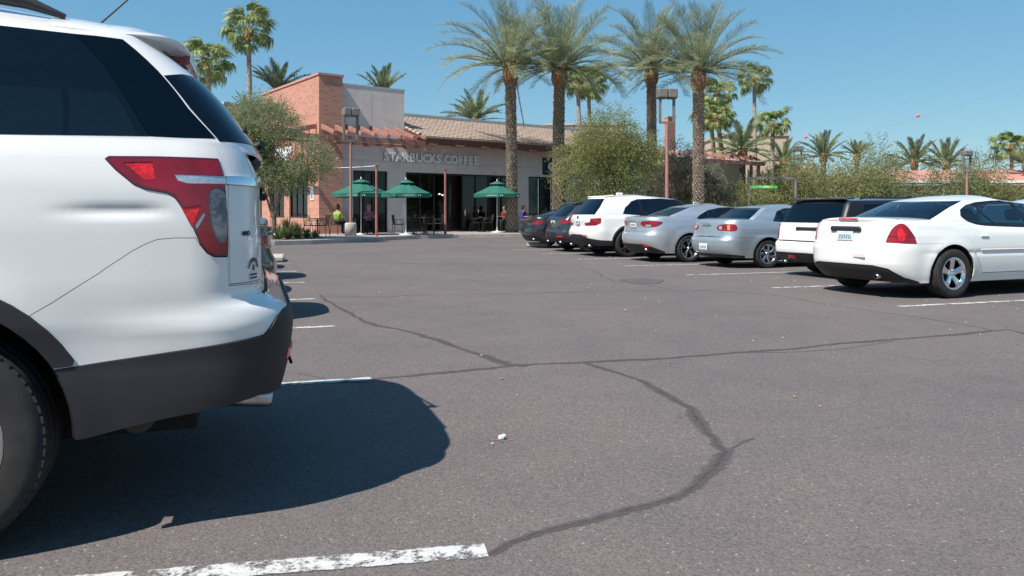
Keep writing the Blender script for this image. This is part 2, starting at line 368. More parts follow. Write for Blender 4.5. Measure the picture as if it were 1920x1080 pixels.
# scattered litter flecks and leaves: nobody could count them
b = MB(); r_ = random.Random(5)
for i in range(330):
    X = r_.uniform(1, 9.5); Y = r_.uniform(2.5, 24); p = aisle(X, Y, .008); s = r_.uniform(.006, .017); q = r_.uniform(0, 6.28)
    if i % 3 == 0: p = aisle(r_.uniform(6.5, 9.5), r_.uniform(4, 22), .008)
    b.add([(p.x+s*math.cos(q), p.y+s*math.sin(q), p.z), (p.x+s*math.cos(q+1.9), p.y+s*math.sin(q+1.9), p.z+.006), (p.x+s*math.cos(q+3.4), p.y+s*math.sin(q+3.4), p.z)], [(0, 1, 2)])
tag(b.build('leaf_litter', mat('dry leaf flecks', (.42, .33, .24), .8, noise_amt=.5, noise_scale=30)), kind='stuff')
b = MB(); p = gp(940, 820, .012); b.box((p.x, p.y, .012), (.028, .022, .022), rz=.4, bevel=.006); b.box((p.x+.012, p.y+.01, .018), (.02, .02, .012), rz=1, bevel=.004)
tag(b.build('crumpled_paper', mat('white paper', (.8, .8, .78), .7)), 'small crumpled white paper scrap lying on the asphalt', 'litter')
M['concrete'] = mat('kerb concrete', (.42, .375, .335), .9, noise_amt=.14, noise_scale=3, bump=.2, bump_scale=60)
M['walk'] = mat('walkway concrete', (.33, .285, .26), .9, noise_amt=.12, noise_scale=1.5, bump=.2, bump_scale=50)

p = gp(938, 828); b = MB(); r_ = random.Random(2)
for i in range(9): c = p+Vector((r_.uniform(-.05, .06), r_.uniform(-.03, .03), .0016+.0002*i)); s_ = r_.uniform(.004, .011); b.add([(c.x+s_*math.cos(q)*r_.uniform(.7, 1.6), c.y+s_*math.sin(q), c.z) for q in (0, 1, 2, 3, 4, 5)], [tuple(range(6))])
tag(b.build('rust_stain', mat('rusty stain', (.21, .135, .095), .9)), kind='structure')
# ---------------------------------------------------------------- car panels cut out of a loft
def inpoly(p, poly):
    x, y = p; c = False; n = len(poly); j = n-1
    for i in range(n):
        xi, yi = poly[i]; xj, yj = poly[j]
        if (yi > y) != (yj > y) and x < (xj-xi)*(y-yi)/(yj-yi)+xi: c = not c
        j = i
    return c
def area(poly): return sum(poly[i][0]*poly[(i+1) % len(poly)][1]-poly[(i+1) % len(poly)][0]*poly[i][1] for i in range(len(poly)))/2
def clean(poly):
    o = []
    for p in poly:
        if not o or math.hypot(p[0]-o[-1][0], p[1]-o[-1][1]) > 1e-4: o.append(p)
    if math.hypot(o[0][0]-o[-1][0], o[0][1]-o[-1][1]) < 1e-4: o.pop()
    return o
def inset(poly, d):
    poly = clean(poly); n = len(poly); sg = 1 if area(poly) > 0 else -1; out = []
    for i in range(n):
        a, b, c = Vector(poly[i-1]), Vector(poly[i]), Vector(poly[(i+1) % n])
        e1 = (b-a).normalized(); e2 = (c-b).normalized(); n1 = Vector((-e1.y, e1.x))*sg; n2 = Vector((-e2.y, e2.x))*sg
        m = n1+n2; m = m.normalized() if m.length > 1e-6 else n1; k = d/max(.45, m.dot(n1)); q = b+m*k; out.append((q.x, q.y))
    return out
def resamp(poly, g, closed=True):
    out = []; n = len(poly)
    for i in range(n if closed else n-1):
        a, b = poly[i], poly[(i+1) % n]; k = max(1, int(math.ceil(math.hypot(b[0]-a[0], b[1]-a[1])/g)))
        out += [(a[0]+(b[0]-a[0])*t/k, a[1]+(b[1]-a[1])*t/k) for t in range(k)]
    if not closed: out.append(poly[-1])
    return out
def smooth_poly(pts, it=2):
    for _ in range(it):
        o = []
        for i in range(len(pts)):
            a, b = pts[i], pts[(i+1) % len(pts)]; o += [(a[0]*.75+b[0]*.25, a[1]*.75+b[1]*.25), (a[0]*.25+b[0]*.75, a[1]*.25+b[1]*.75)]
        pts = o
    return pts
def circle(cx, cz, r, n=40): return [(cx+r*math.cos(2*math.pi*i/n), cz+r*math.sin(2*math.pi*i/n)) for i in range(n)]

def partition(loft, domain, regions, grid):
    """cut the domain (s, z) into regions [(name, poly, gap)]; name None is dropped; the rest is 'rest'. Returns {name: (verts2d, tris)}"""
    polys = [resamp(clean(domain), grid)]; tests = []
    for nm, poly, gap in regions:
        poly = clean(poly); polys.append(resamp(poly, grid)); inner = None
        if gap: inner = inset(poly, gap); polys.append(resamp(inner, grid))
        bb = (min(p[0] for p in poly), max(p[0] for p in poly), min(p[1] for p in poly), max(p[1] for p in poly)); tests.append((nm, poly, inner, bb))
    vs = []; es = []
    for p in polys:
        b = len(vs); vs += p; es += [(b+i, b+(i+1) % len(p)) for i in range(len(p))]
    occ = set((int(v[0]/grid*2+1000), int(v[1]/grid*2+1000)) for v in vs)
    x0 = min(p[0] for p in domain); x1 = max(p[0] for p in domain); z0 = min(p[1] for p in domain); z1 = max(p[1] for p in domain)
    nx = int((x1-x0)/grid)+1; nz = int((z1-z0)/grid)+1
    for i in range(1, nx):
        for j in range(1, nz):
            q = (x0+i*(x1-x0)/nx, z0+j*(z1-z0)/nz)
            if (int(q[0]/grid*2+1000), int(q[1]/grid*2+1000)) in occ: continue
            vs.append(q)
    r = delaunay_2d_cdt([Vector(v) for v in vs], es, [], 0, 1e-5)
    V = [(v.x, v.y) for v in r[0]]; out = {}
    for f in r[2]:
        c = (sum(V[i][0] for i in f)/3, sum(V[i][1] for i in f)/3)
        if not inpoly(c, domain): continue
        nm = 'rest'
        for n_, poly, inner, bb in tests:
            if bb[0] <= c[0] <= bb[1] and bb[2] <= c[1] <= bb[3] and inpoly(c, poly):
                nm = n_ if (inner is None or inpoly(c, inner)) else None; break
        if nm is None: continue
        a = (V[f[1]][0]-V[f[0]][0])*(V[f[2]][1]-V[f[0]][1])-(V[f[2]][0]-V[f[0]][0])*(V[f[1]][1]-V[f[0]][1])
        out.setdefault(nm, []).append(tuple(f) if a < 0 else tuple(f)[::-1])
    return V, out

def panel_mesh(name, loft, V, tris, m, off=0, rim=.012, sides=(1,), centre=()):
    """lift triangles to the car surface; sides (1,-1) puts both halves in one mesh; centre: s values with no rim"""
    used = sorted(set(i for f in tris for i in f)); ix = {k: n for n, k in enumerate(used)}
    P = []; N = []
    for k in used:
        s, z = V[k]; n = loft.N(s, z); p = loft.P(s, z); P.append((p[0]+n[0]*off, p[1]+n[1]*off, p[2]+n[2]*off)); N.append(n)
    F = [tuple(ix[i] for i in f) for f in tris]
    # outward orientation: loft.N is du x dv with s forward on the +y side, which points inwards there
    cnt = {}
    for f in F:
        for a, b in ((f[0], f[1]), (f[1], f[2]), (f[2], f[0])): cnt[(a, b)] = 1
    sgn = 1
    rimv = []; rimf = []
    if rim:
        for (a, b) in list(cnt):
            if (b, a) in cnt: continue
            if any(abs(V[used[a]][0]-c) < 2e-3 and abs(V[used[b]][0]-c) < 2e-3 for c in centre): continue
            n0 = N[a]; n1 = N[b]
            q = len(P)+len(rimv)
            rimv += [P[a], P[b], tuple(P[b][i]-n1[i]*rim for i in range(3)), tuple(P[a][i]-n0[i]*rim for i in range(3))]
            rimf.append((q+1, q, q+3, q+2))
    allV = []; allF = []; allN = []
    for sd in sides:
        b = len(allV); vv = P+rimv; weld = {}
        if sd < 0 and b: weld = {i+b: i for i, p in enumerate(P) if abs(p[1]) < 1e-5}
        allV += [(p[0], p[1]*sd, p[2]) for p in vv]
        nn = list(N)
        for i in range(0, len(rimv), 4):
            a, b2, c = Vector(rimv[i]), Vector(rimv[i+1]), Vector(rimv[i+3])
            n = (c-a).cross(b2-a); n = n.normalized() if n.length > 1e-9 else Vector((0, 0, 1)); nn += [tuple(n)]*4
        allN += [(n[0], n[1]*sd, n[2]) for n in nn]
        for f in F+rimf: allF.append(tuple(weld.get(i+b, i+b) for i in (f if sd > 0 else f[::-1])))
    me = bpy.data.meshes.new(name); me.from_pydata(allV, [], allF); me.polygons.foreach_set('use_smooth', [True]*len(allF))
    me.update(); me.normals_split_custom_set_from_vertices([Vector(n).normalized() for n in allN])
    me.materials.append(m); return me

def cap_mesh(name, loft, top, crown, s0, s1, m, ns=40, nk=10, power=2.0, off=0):
    """closes a loft: rows between left and right edge points at height top(s)"""
    vs = []; fs = []
    for i in range(ns+1):
        s = s0+(s1-s0)*i/ns; z = top(s); x, y, z = loft.P(s, z); w0 = loft.P(min(max(s, 0.3), loft.L-.3), z)[1] or 1
        for j in range(nk+1):
            k = -1+2*j/nk; vs.append((x, y*k, z+off+crown(s)*min(1, (y/w0))**1.0*(1-abs(k)**power)))
    for i in range(ns):
        for j in range(nk):
            a = i*(nk+1)+j; fs.append((a, a+nk+1, a+nk+2, a+1))
    me = bpy.data.meshes.new(name); me.from_pydata(vs, [], fs); me.polygons.foreach_set('use_smooth', [True]*len(fs)); me.update()
    me.validate(); me.flip_normals() if me.polygons[len(me.polygons)//2].normal.z < 0 else None
    me.materials.append(m); return me

def wheel(parent, x, y, r, w, style, side, rimr=None, rimm='alloy', nsp=5, well=None):
    """tyre lathed about the car's y axis; side is +1 for the left wheel"""
    rimr = rimr or r*.66; e = empty('wheel', (x, y, r), 0, parent)
    T = Matrix.Rotation(-math.pi/2*side, 4, 'X')      # local z -> outwards
    b = MB(); h = w/2
    prof = [(rimr-.012, -h*.9), (rimr+.01, -h*.98), (r*.86, -h*1.02), (r*.955, -h*.93), (r*.985, -h*.80), (r*.992, -h*.55)]
    prof += [(r*.978, -h*.42), (r*.994, -h*.40), (r, -h*.12), (r*.982, -h*.10), (r*.982, h*.10), (r, h*.12), (r*.994, h*.40), (r*.978, h*.42), (r*.992, h*.55)]
    prof += [(r*.985, h*.80), (r*.955, h*.93), (r*.90, h*1.0), (r*.86, h*1.02), (rimr+.03, h*1.0), (rimr+.008, h*.96), (rimr-.012, h*.9)]
    b.lathe(prof, 48, T)
    for i in range(64):                                # shoulder blocks
        q = 2*math.pi*i/64; Q = T @ Matrix.Rotation(q, 4, 'Z')
        for sg in (-1, 1): b.box((r*.958, 0, sg*h*.84), (r*.045, r*.062, h*.16), M=Q)
    b.build('tyre', M['rubber'], e)
    d = MB(); d.lathe([(0, h*.1), (rimr*.55, h*.1), (rimr*.6, h*.3), (rimr*.60, h*.2), (rimr-.01, h*.1), (rimr-.01, -h*.85)], 32, T)
    d.build('brake_disc', M['disc'], e)
    g = MB(); g.lathe([(rimr-.03, h*.55), (rimr-.018, h*.88), (rimr+.004, h*.97), (rimr+.006, h*.9)], 40, T)
    g.lathe([(0, h*.78), (rimr*.10, h*.78), (rimr*.17, h*.70), (rimr*.2, h*.5)], 20, T)
    for i in range(nsp):
        q = 2*math.pi*(i+.25)/nsp; tw = {'blade': .35, 'y': 0, 'five': 0, 'twin': 0}[style]
        for br in ((-1, 1) if style in ('y', 'twin') else (0,)):
            st = []; n = 6
            for k in range(n+1):
                t = k/n; rr = rimr*(.12+.86*t); an = q+tw*t+br*(.10 if style == 'twin' else .24*t)
                wd = rimr*({'five': .16+.10*t*t, 'blade': .10+.12*t, 'y': .085, 'twin': .07}[style])
                c, s_ = math.cos(an), math.sin(an); zt = h*(.66+.22*math.sin(t*math.pi*.55))
                for l, dz in ((-1, -.05), (-.55, 0), (.55, 0), (1, -.05)):
                    st.append(Vector((rr*c-wd*l*s_, rr*s_+wd*l*c, zt+dz*1.2*w)))
            fs = [(k*4+j, k*4+j+1, k*4+j+5, k*4+j+4) for k in range(n) for j in range(3)]
            g.add([T @ p for p in st], [f[::-1] for f in fs], False)
    g.build('rim', M[rimm], e)
    return e

def seats(parent, xs, zf, zh, y=.37, m='seat', w=.24):
    for x, z1, z2 in xs:
        for sy in (-1, 1):
            b = MB(); b.box((x+.08, sy*y, zf+(z1-zf)/2), (.13, w*2, z1-zf), ry=-.2, bevel=.05); b.box((x+.33, sy*y, zf+.08), (.5, w*2, .14), bevel=.05); b.build('seat', M[m], parent)
            b = MB(); b.box((x, sy*y, z2), (.10, .26, .18), ry=-.15, bevel=.05); b.build('headrest', M[m], parent)

def text_mesh(body, size, extr, m, name, bold=0, spacing=1.0, align='CENTER'):
    c = bpy.data.curves.new(name, 'FONT'); c.body = body; c.size = size; c.extrude = extr; c.offset = bold; c.align_x = align; c.space_character = spacing; c.resolution_u = 2
    o = bpy.data.objects.new(name, c); COL.objects.link(o); dg = bpy.context.evaluated_depsgraph_get(); me = bpy.data.meshes.new_from_object(o.evaluated_get(dg))
    bpy.data.objects.remove(o); me.name = name; me.materials.clear(); me.materials.append(m); return me
def plate(parent, x, y, z, tilt=0, w=.30, h=.15, rz=0):
    b = MB(); b.box((0, 0, 0), (.008, w, h), bevel=.003); o = b.build('licence_plate', M['plate'], parent); o.location = (x, y, z); o.rotation_euler = (0, tilt, rz)
    t = MB()
    for i in range(7): t.box((-.0065, (i-3)*.033*w/.3, -.002), (.003, .012, .058*h/.15)); t.box((-.0065, (i-3)*.033*w/.3+.007, -.002+(.02 if i % 2 else -.018)), (.003, .014, .012))
    t.build('plate_marks', M['platemarks'], o)
    t = MB(); t.box((-.0055, 0, -h*.40), (.002, w*.96, h*.13)); t.build('plate_band', M['plateband'], o)
M['platemarks'] = mat('plate characters', (.08, .12, .13), .5); M['plateband'] = mat('plate lower band', (.36, .20, .24), .5)
# ---------------------------------------------------------------- the white SUV in the foreground
def add_panels(root, loft, domain, regions, grid, spec, restname='body', restmat='white', centre=None, off=0, restsides='both'):
    V, reg = partition(loft, domain, regions, grid); centre = centre or (-loft.a, loft.L+loft.a); out = {}
    for nm, tris in reg.items():
        if nm == 'rest':
            split = not any(abs(V[i][0]-c) < 2e-3 for f in tris for i in f for c in centre)   # nothing joins the two flanks
            k = ('side_panel' if split else restname, restmat, 'sep' if split else 'both', 0, .012)
        else: k = spec[nm]
        name, m, mode, o_, rim = k[:5]
        if mode == 'both': out[nm] = link(name, panel_mesh(name, loft, V, tris, M[m], off+o_, rim, (1, -1), centre), root)
        else:
            for sd in (1, -1): out.setdefault(nm, []).append(link(name, panel_mesh(name, loft, V, tris, M[m], off+o_, rim, (sd,), centre), root))
        if len(k) > 5:
            for o in (out[nm] if isinstance(out[nm], list) else [out[nm]]): o['label'] = k[5]
    return out

def half_well(w, cx, y, z, r, depth, sy, n=20):
    vs = []
    for i in range(n+1):
        q = math.pi*(.02+.96*i/n); vs += [(cx+r*math.cos(q), y, z+r*math.sin(q)), (cx+r*math.cos(q), y-sy*depth, z+r*math.sin(q))]
    w.add(vs, [(2*i, 2*i+1, 2*i+3, 2*i+2) for i in range(n)], True); w.add(vs, [tuple(range(1, 2*n+2, 2))])

def build_suv():
    B, G = suv_lofts(); L = B.L
    root = empty('parked_suv', aisle(.13, 3.81), AIS+math.pi)
    tag(root, 'white SUV with grey lower cladding filling the left foreground, seen from its rear corner', 'SUV', 'cars parked on the left side of the aisle')
    WR, WF, AX = 1.18, 1.18+2.86, .375   # axle positions
    def top(s): return 1.372 if s < .9 else (1.372-.03*sst(.9, 3.2, s) if s < 3.25 else 1.342-.21*sst(3.25, 4.6, s)-.05*sst(4.4, 5.0, s))
    def arch(x, r): return circle(x, AX, r, 56)
    tops = [(s, top(s)) for s in np.linspace(L+B.a, -B.a, 90)]
    dom = [(-B.a, .42), (-.35, .435), (.012, .457), (.238, .433), (.421, .412), (.67, .372), (1.655, .372), (1.68, .26), (3.5, .26), (4.5, .27), (L+B.a, .27)]+tops
    lamp = [(.61, 1.3), (.595, 1.31), (.399, 1.313), (.115, 1.312), (.114, 1.224), (.10, 1.118), (.10, 1.013), (.104, .962), (.176, .964), (.211, .978), (.242, 1.008), (.276, 1.078), (.325, 1.150), (.345, 1.172), (.371, 1.184), (.453, 1.196), (.502, 1.214), (.566, 1.26)]
    strip = [(.342, 1.251), (.1145, 1.248), (.1145, 1.220), (.29, 1.219), (.33, 1.229)]
    rev = smooth_poly([(.205, 1.205), (.106, 1.205), (.103, 1.11), (.104, 1.008), (.155, 1.008), (.180, 1.05), (.196, 1.10)], 2)
    refl1 = [(.535, 1.288), (.42, 1.292), (.415, 1.235), (.455, 1.228)]
    refl2 = [(.315, 1.135), (.235, 1.145), (.262, 1.085), (.275, 1.068)]
    clear2 = [(.262, 1.075), (.222, 1.120), (.214, 1.11), (.254, 1.060)]
    seam = [(.815, .792), (.76, .826), (.692, .873), (.60, .935), (.503, .991), (.45, 1.015), (.407, 1.029), (.34, 1.033), (.26, 1.032)]
    bumper = seam+[(.242, 1.008), (.211, .978), (.176, .964), (.104, .962), (.10, .86), (-.2, .855), (-B.a-.1, .855), (-B.a-.1, .2), (.9, .2), (.9, .72)]
    clad_r = [(.704, .61), (.438, .638), (.211, .661), (.05, .676), (.015, .70), (-.03, .735), (-.12, .755), (-.3, .765), (-B.a-.1, .77), (-B.a-.1, .2), (.9, .2), (.9, .602), (.76, .606)]
    plate_r = [(-.62, .87), (-.62, 1.05), (-B.a-.1, 1.05), (-B.a-.1, .87)]
    tg = [(.095, 1.372), (.095, .862), (-.2, .862), (-B.a-.1, .862), (-B.a-.1, 1.5), (.095, 1.5)]
    chromes = [(.11, 1.248), (.11, 1.218), (-B.a-.1, 1.205), (-B.a-.1, 1.252)]
    fl = [(.704, .612), (.9, .604), (1.18, .5), (1.60, .24), (1.72, .24), (1.72, .45)]+[(1.18+.545*math.cos(a), AX+.545*math.sin(a)) for a in np.linspace(R(10), R(152), 22)]
    ff = [(WF-.52, .24), (WF+.52, .24)]+[(WF+.545*math.cos(a), AX+.545*math.sin(a)) for a in np.linspace(R(0), R(180), 26)]
    sill = [(1.60, .2), (3.60, .2), (3.60, .44), (1.60, .44)]
    def beltc(x): return top(x)-.006
    rdoor = [(1.46, 1.40), (1.50, 1.05), (1.70, .72), (1.74, .46), (2.55, .46), (2.58, 1.40)]
    fdoor = [(2.58, 1.40), (2.55, .46), (3.50, .46), (3.56, .80), (3.58, 1.40)]
    head = [(L-.55, 1.0), (L-.55, .88), (L+.35, .78), (L+.40, .92), (L-.1, 1.0)]
    grille = [(L+.42, .98), (L+.42, .62), (L+B.a+.1, .62), (L+B.a+.1, .98)]
    regs = [(None, arch(WR, .485), 0), (None, arch(WF, .485), 0), ('strip', strip, .0008), ('rev', rev, .0015), ('refl1', refl1, .001), ('refl2', refl2, .001), ('clear2', clear2, .001), ('lamp', inset(lamp, .010), .0), ('lampedge', lamp, .002),
            ('brefl', [(-.16, .60), (-.16, .56), (-.36, .56), (-.36, .60)], .001), ('flare', fl, .0015), ('flaref', ff, .0015), ('clad', clad_r, .0018), ('sill', sill, .002), ('bumper', bumper, .0022), ('chrome', chromes, .001), ('tail', tg, .003),
            ('rdoor', rdoor, .003), ('fdoor', fdoor, .003), ('head', head, .003), ('grille', grille, .003)]
    spec = {'strip': ('lamp_strip', 'lamp', 'sep', .002, .01), 'rev': ('reversing_lamp', 'revlamp', 'sep', .002, .01), 'refl1': ('lamp_reflector', 'redbright', 'sep', .0015, .01), 'refl2': ('lamp_reflector', 'redbright', 'sep', .0015, .01),
            'clear2': ('lamp_strip', 'lamp', 'sep', .002, .01), 'lamp': ('taillight', 'red', 'sep', .004, .004), 'lampedge': ('lamp_border', 'reddark', 'sep', .0035, .02), 'brefl': ('bumper_reflector', 'redbright', 'sep', .012, .02), 'flare': ('wheel_arch_trim', 'clad', 'sep', .012, .035), 'flaref': ('wheel_arch_trim', 'clad', 'sep', .012, .035),
            'clad': ('bumper_cladding', 'clad', 'both', .008, .025), 'sill': ('sill_cladding', 'clad', 'sep', .012, .03), 'bumper': ('rear_bumper', 'white', 'both', .0, .015), 'chrome': ('chrome_bar', 'chrome', 'both', .012, .02),
            'tail': ('tailgate', 'white', 'both', 0, .015), 'rdoor': ('rear_door', 'white', 'sep', 0, .015), 'fdoor': ('front_door', 'white', 'sep', 0, .015), 'head': ('headlight', 'lamp', 'sep', .003, .02), 'grille': ('grille', 'blackplastic', 'both', .003, .02)}
    o = add_panels(root, B, dom, regs, .03, spec)
    for nm in ('strip', 'rev', 'refl1', 'refl2', 'clear2', 'lampedge'):
        for i in (0, 1): o[nm][i].parent = o['lamp'][i]
    # dark inner skin behind the gaps and the wheel wells
    V, reg = partition(B, dom, [(None, arch(WR, .475), 0), (None, arch(WF, .475), 0)], .09)
    link('inner_shell', panel_mesh('inner_shell', B, V, reg['rest'], M['under'], -.022, 0, (1, -1)), root)
    w = MB()
    for cx in (WR, WF):
        for sy in (-1, 1):
            half_well(w, cx, sy*.965, AX, .492, .36, sy)
    w.box((2.5, 0, .36), (4.3, 1.2, .16)); w.box((.62, -.1, .40), (.5, 1.1, .18), bevel=.05); w.tube([(.25, .4, .40), (1.0, .4, .40), (2.5, .2, .33)], .03)
    for sy in (-1, 1): w.box((.66, sy*.82, .55), (.04, .26, .30)); w.box((.50, sy*.78, .56), (.30, .20, .16))  # boxes added behind the rear wheels to block sun through the arch gap
    w.box((1.18, 0, .33), (.12, 1.5, .10), bevel=.03)
    w.build('underbody', M['under'], root)
    # muffler hanging below the bumper and the exhaust tip
    b = MB(); b.tube([(.55, .30, .40), (.55, .62, .40), (.52, .86, .40)], .055, 12); b.build('muffler', M['disc'], root)
    b = MB(); b.lathe([(.036, 0), (.042, .01), (.042, .26), (.036, .26), (.034, .02)], 20, Matrix.Translation((.10, .70, .408)) @ Matrix.Rotation(R(84), 4, 'Y') @ Matrix.Translation((0, 0, -.03))); b.build('exhaust_tip', M['steel'], root)
    b = MB(); b.box((.06, .0, .47), (.14, .10, .10), bevel=.01); b.box((.03, .0, .40), (.03, .05, .1)); b.box((.02, 0, .50), (.10, .22, .03)); b.tube([(-.02, -.03, .43), (-.03, 0, .40), (-.02, .03, .43)], .008, 6); b.build('tow_hitch', M['blackplastic'], root)
    # greenhouse
    zt = 1.765
    gd = [(-G.a, 1.355), (L+G.a, 1.30), (L+G.a, 1.74)]+[(s, zt+.035*sst(.3, 1.6, s)-.05*sst(2.6, 5, s)) for s in np.linspace(L+G.a-.02, -G.a, 60)]
    X = lambda x, z: (G.sx(x, z), z)
    qg = [(.128, 1.391), (.15, 1.43), (.185, 1.50), (.20, 1.6), (.20, 1.752), (.40, 1.757), (.566, 1.758), (.529, 1.591), (.468, 1.389), (.3, 1.388)]
    qg2 = [(.566, 1.758), (.529, 1.591), (.468, 1.389), (1.0, 1.379), (1.42, 1.372), (1.40, 1.60), (1.36, 1.772), (1.122, 1.768)]
    bpil = [(1.36, 1.772), (1.42, 1.372), (1.47, 1.371), (1.43, 1.774)]
    rw = [(1.43, 1.774), (1.47, 1.371), (2.50, 1.355), (2.44, 1.782)]
    fw = [(2.52, 1.782), (2.58, 1.355), (3.15, 1.352), (4.0, 1.350), (3.95, 1.40), (3.72, 1.60), (3.5, 1.76), (3.0, 1.782)]
    bp2 = [(2.44, 1.782), (2.50, 1.355), (2.58, 1.355), (2.52, 1.782)]
    rear = [(.112, 1.38), (.118, 1.391), (.14, 1.43), (.172, 1.50), (.188, 1.58), (.19, 1.622), (0, 1.64), (-.4, 1.655), (-G.a-.1, 1.66), (-G.a-.1, 1.40), (-.5, 1.39), (.02, 1.382)]
    wsh = [(L-.02, 1.30), (L-.02, 1.70), (L+.1, 1.73), (L+G.a+.1, 1.74), (L+G.a+.1, 1.30)]
    regs = [('qg', qg, .0015), ('qg2', qg2, .0012), ('bp', bpil, 0), ('rw', rw, .0015), ('bp2', bp2, 0), ('fw', fw, .0015), ('rear', rear, .0015), ('wsh', wsh, .002)]
    spec = {'qg': ('rear_pillar_glass', 'privacy2', 'sep', .002, .012), 'qg2': ('quarter_window', 'privacy', 'sep', .002, .012), 'bp': ('window_pillar', 'blackpaint', 'sep', 0, .01), 'bp2': ('window_pillar', 'blackpaint', 'sep', 0, .01),
            'rw': ('side_window', 'privacy', 'sep', .002, .012), 'fw': ('side_window', 'tint', 'sep', .002, .012), 'rear': ('rear_window', 'privacy', 'both', .002, .012), 'wsh': ('windshield', 'clear', 'both', .002, .01)}
    M['privacy2'] = M['blackglass']
    add_panels(root, G, gd, regs, .045, spec, 'upper_frame', 'white')
    V, reg = partition(G, [(-.12, 1.36), (.50, 1.36), (.60, 1.76), (-.12, 1.76)], [], .09)
    link('pillar_lining', panel_mesh('pillar_lining', G, V, reg['rest'], M['cabin'], -.03, 0, (1, -1)), root)
    rail = lambda s: zt+.035*sst(.3, 1.6, s)-.05*sst(2.6, 5, s)
    link('roof', cap_mesh('roof', G, lambda s: rail(s)-.001, lambda s: .112+.03*sst(.8, 2.2, s), -.4, L+.2, M['white'], 60, 40, 4), root)
    link('hood', cap_mesh('hood', B, lambda s: top(s)-.002, lambda s: .09, 3.3, L+B.a-.01, M['white'], 40, 12, 2.2), root)
    link('cargo_cover', cap_mesh('cargo_cover', B, lambda s: 1.30, lambda s: 0, .15, 1.3, M['cabin'], 8, 4), root)
    link('dashboard', cap_mesh('dashboard', B, lambda s: 1.22, lambda s: .02, 3.2, 4.2, M['cabin'], 8, 4), root)
    seats(root, [(1.6, 1.35, 1.52), (2.7, 1.42, 1.62)], .8, 1.5, .42, 'seatdark')
    # spoiler over the rear window: top skin, edge, hollow underside
    rz = lambda x, k: rail(x)+.112*(1-abs(k)**4)
    b = MB(); n = 44; st = []
    for i in range(n+1):
        k = math.sin(math.pi/2*(-1+2*i/n)); y = .705*k; a = abs(k)
        xt = .400+.045*(a/.816)**4+.11*a**16; ze = 1.822-.018*a*a-.03*a**8; xf_ = .84; zf_ = rz(xf_, k*.985)+.003
        row = [(xf_-(xf_-xt)*t, y*(1-.01*t), zf_+(ze-zf_)*(t**1.5)) for t in (0, .2, .4, .6, .8, .93)]
        row += [(xt-.002, y*.99, ze-.008), (xt, y*.99, ze-.022)]
        row += [(xt+.02, y*.985, ze-.034+.010*a**4), (xt+.09, y*.98, ze-.036-.004*a**4), (xt+.16, y*.97, min(ze-.05, 1.745)), (.62-.02*(1-a), y*.95, 1.722)]
        row = [(p_[0], p_[1]*min(1, (G.W(max(.3, p_[0]), 1.765)*.998+max(0, .52-p_[0])*.18)*.97/.705), p_[2]) for p_ in row]
        bl = a**12; q0 = Vector(row[0]); row = [row[0]]+[tuple(Vector(p_).lerp(Vector((min(p_[0], .84), p_[1], rz(min(p_[0], .84), k*.985)+.002)), bl)) for p_ in row[1:]]
        st.append(row)
    q = len(st[0]); vs = [p for r_ in st for p in r_]; fs = [(i*q+j, i*q+j+1, (i+1)*q+j+1, (i+1)*q+j) for i in range(n) for j in range(q-1)]
    b.add(vs, fs, True); sp = b.build('roof_spoiler', M['white'], root)
    b = MB(); n = 10; xe = lambda y: .400+.045*(abs(y)/.725/.816)**4
    pr = [(.012, -.018), (-.004, -.024), (-.004, -.058), (.045, -.075), (.09, -.04)]
    vs = [(xe(-.27+.54*i/n)+dx, -.27+.54*i/n, 1.812+dz) for i in range(n+1) for dx, dz in pr]; m_ = len(pr)
    b.add(vs, [(i*m_+j, i*m_+j+1, (i+1)*m_+j+1, (i+1)*m_+j) for i in range(n) for j in range(m_-1)], True); b.add(vs[:m_], [tuple(range(m_))]); b.add(vs[-m_:], [tuple(range(m_))])
    b.build('high_brake_light', M['redlamp2'], sp)
    b = MB(); b.box((.425, 0, 1.725), (.06, .50, .022), ry=.3, bevel=.008); b.build('lamp_housing', M['white'], sp)
    for sy in (1, -1):
        b = MB(); b.tube([(.80, sy*.60, 1.845), (.92, sy*.61, 1.885), (1.1, sy*.625, 1.912), (1.45, sy*.63, 1.915), (2.4, sy*.63, 1.925), (3.3, sy*.61, 1.90), (3.5, sy*.60, 1.85)], [.010, .024, .034, .034, .034, .03, .012], 10)
        b.box((1.25, sy*.625, 1.86), (.3, .035, .08), bevel=.015); b.box((3.25, sy*.61, 1.85), (.3, .035, .08), bevel=.015); b.build('roof_rail', M['clad'], root)
    b = MB(); b.tube([(.90, .0, 1.83), (.88, 0, 1.87), (.80, 0, 1.95), (.60, 0, 2.16)], [.02, .012, .005, .003], 6); b.build('antenna', M['blackplastic'], root)
    # wiper, badges, plate
    b = MB(); b.tube([(.20, -.05, 1.40), (.14, -.05, 1.425), (.10, -.02, 1.445)], [.026, .022, .020], 8); b.tube([(.11, -.03, 1.44), (.17, -.3, 1.46), G.Po(-.45, 1.46, .012)], [.012, .009, .006], 6); b.build('rear_wiper', M['blackplastic'], root)
    p = B.Po(-.99, 1.215, .02); b = MB(); b.box((p[0]+.008, 0, 1.19), (.045, .34, .028), bevel=.01); b.build('tailgate_handle', M['blackplastic'], root)
    plate(root, .125, 0, 1.0, 0)
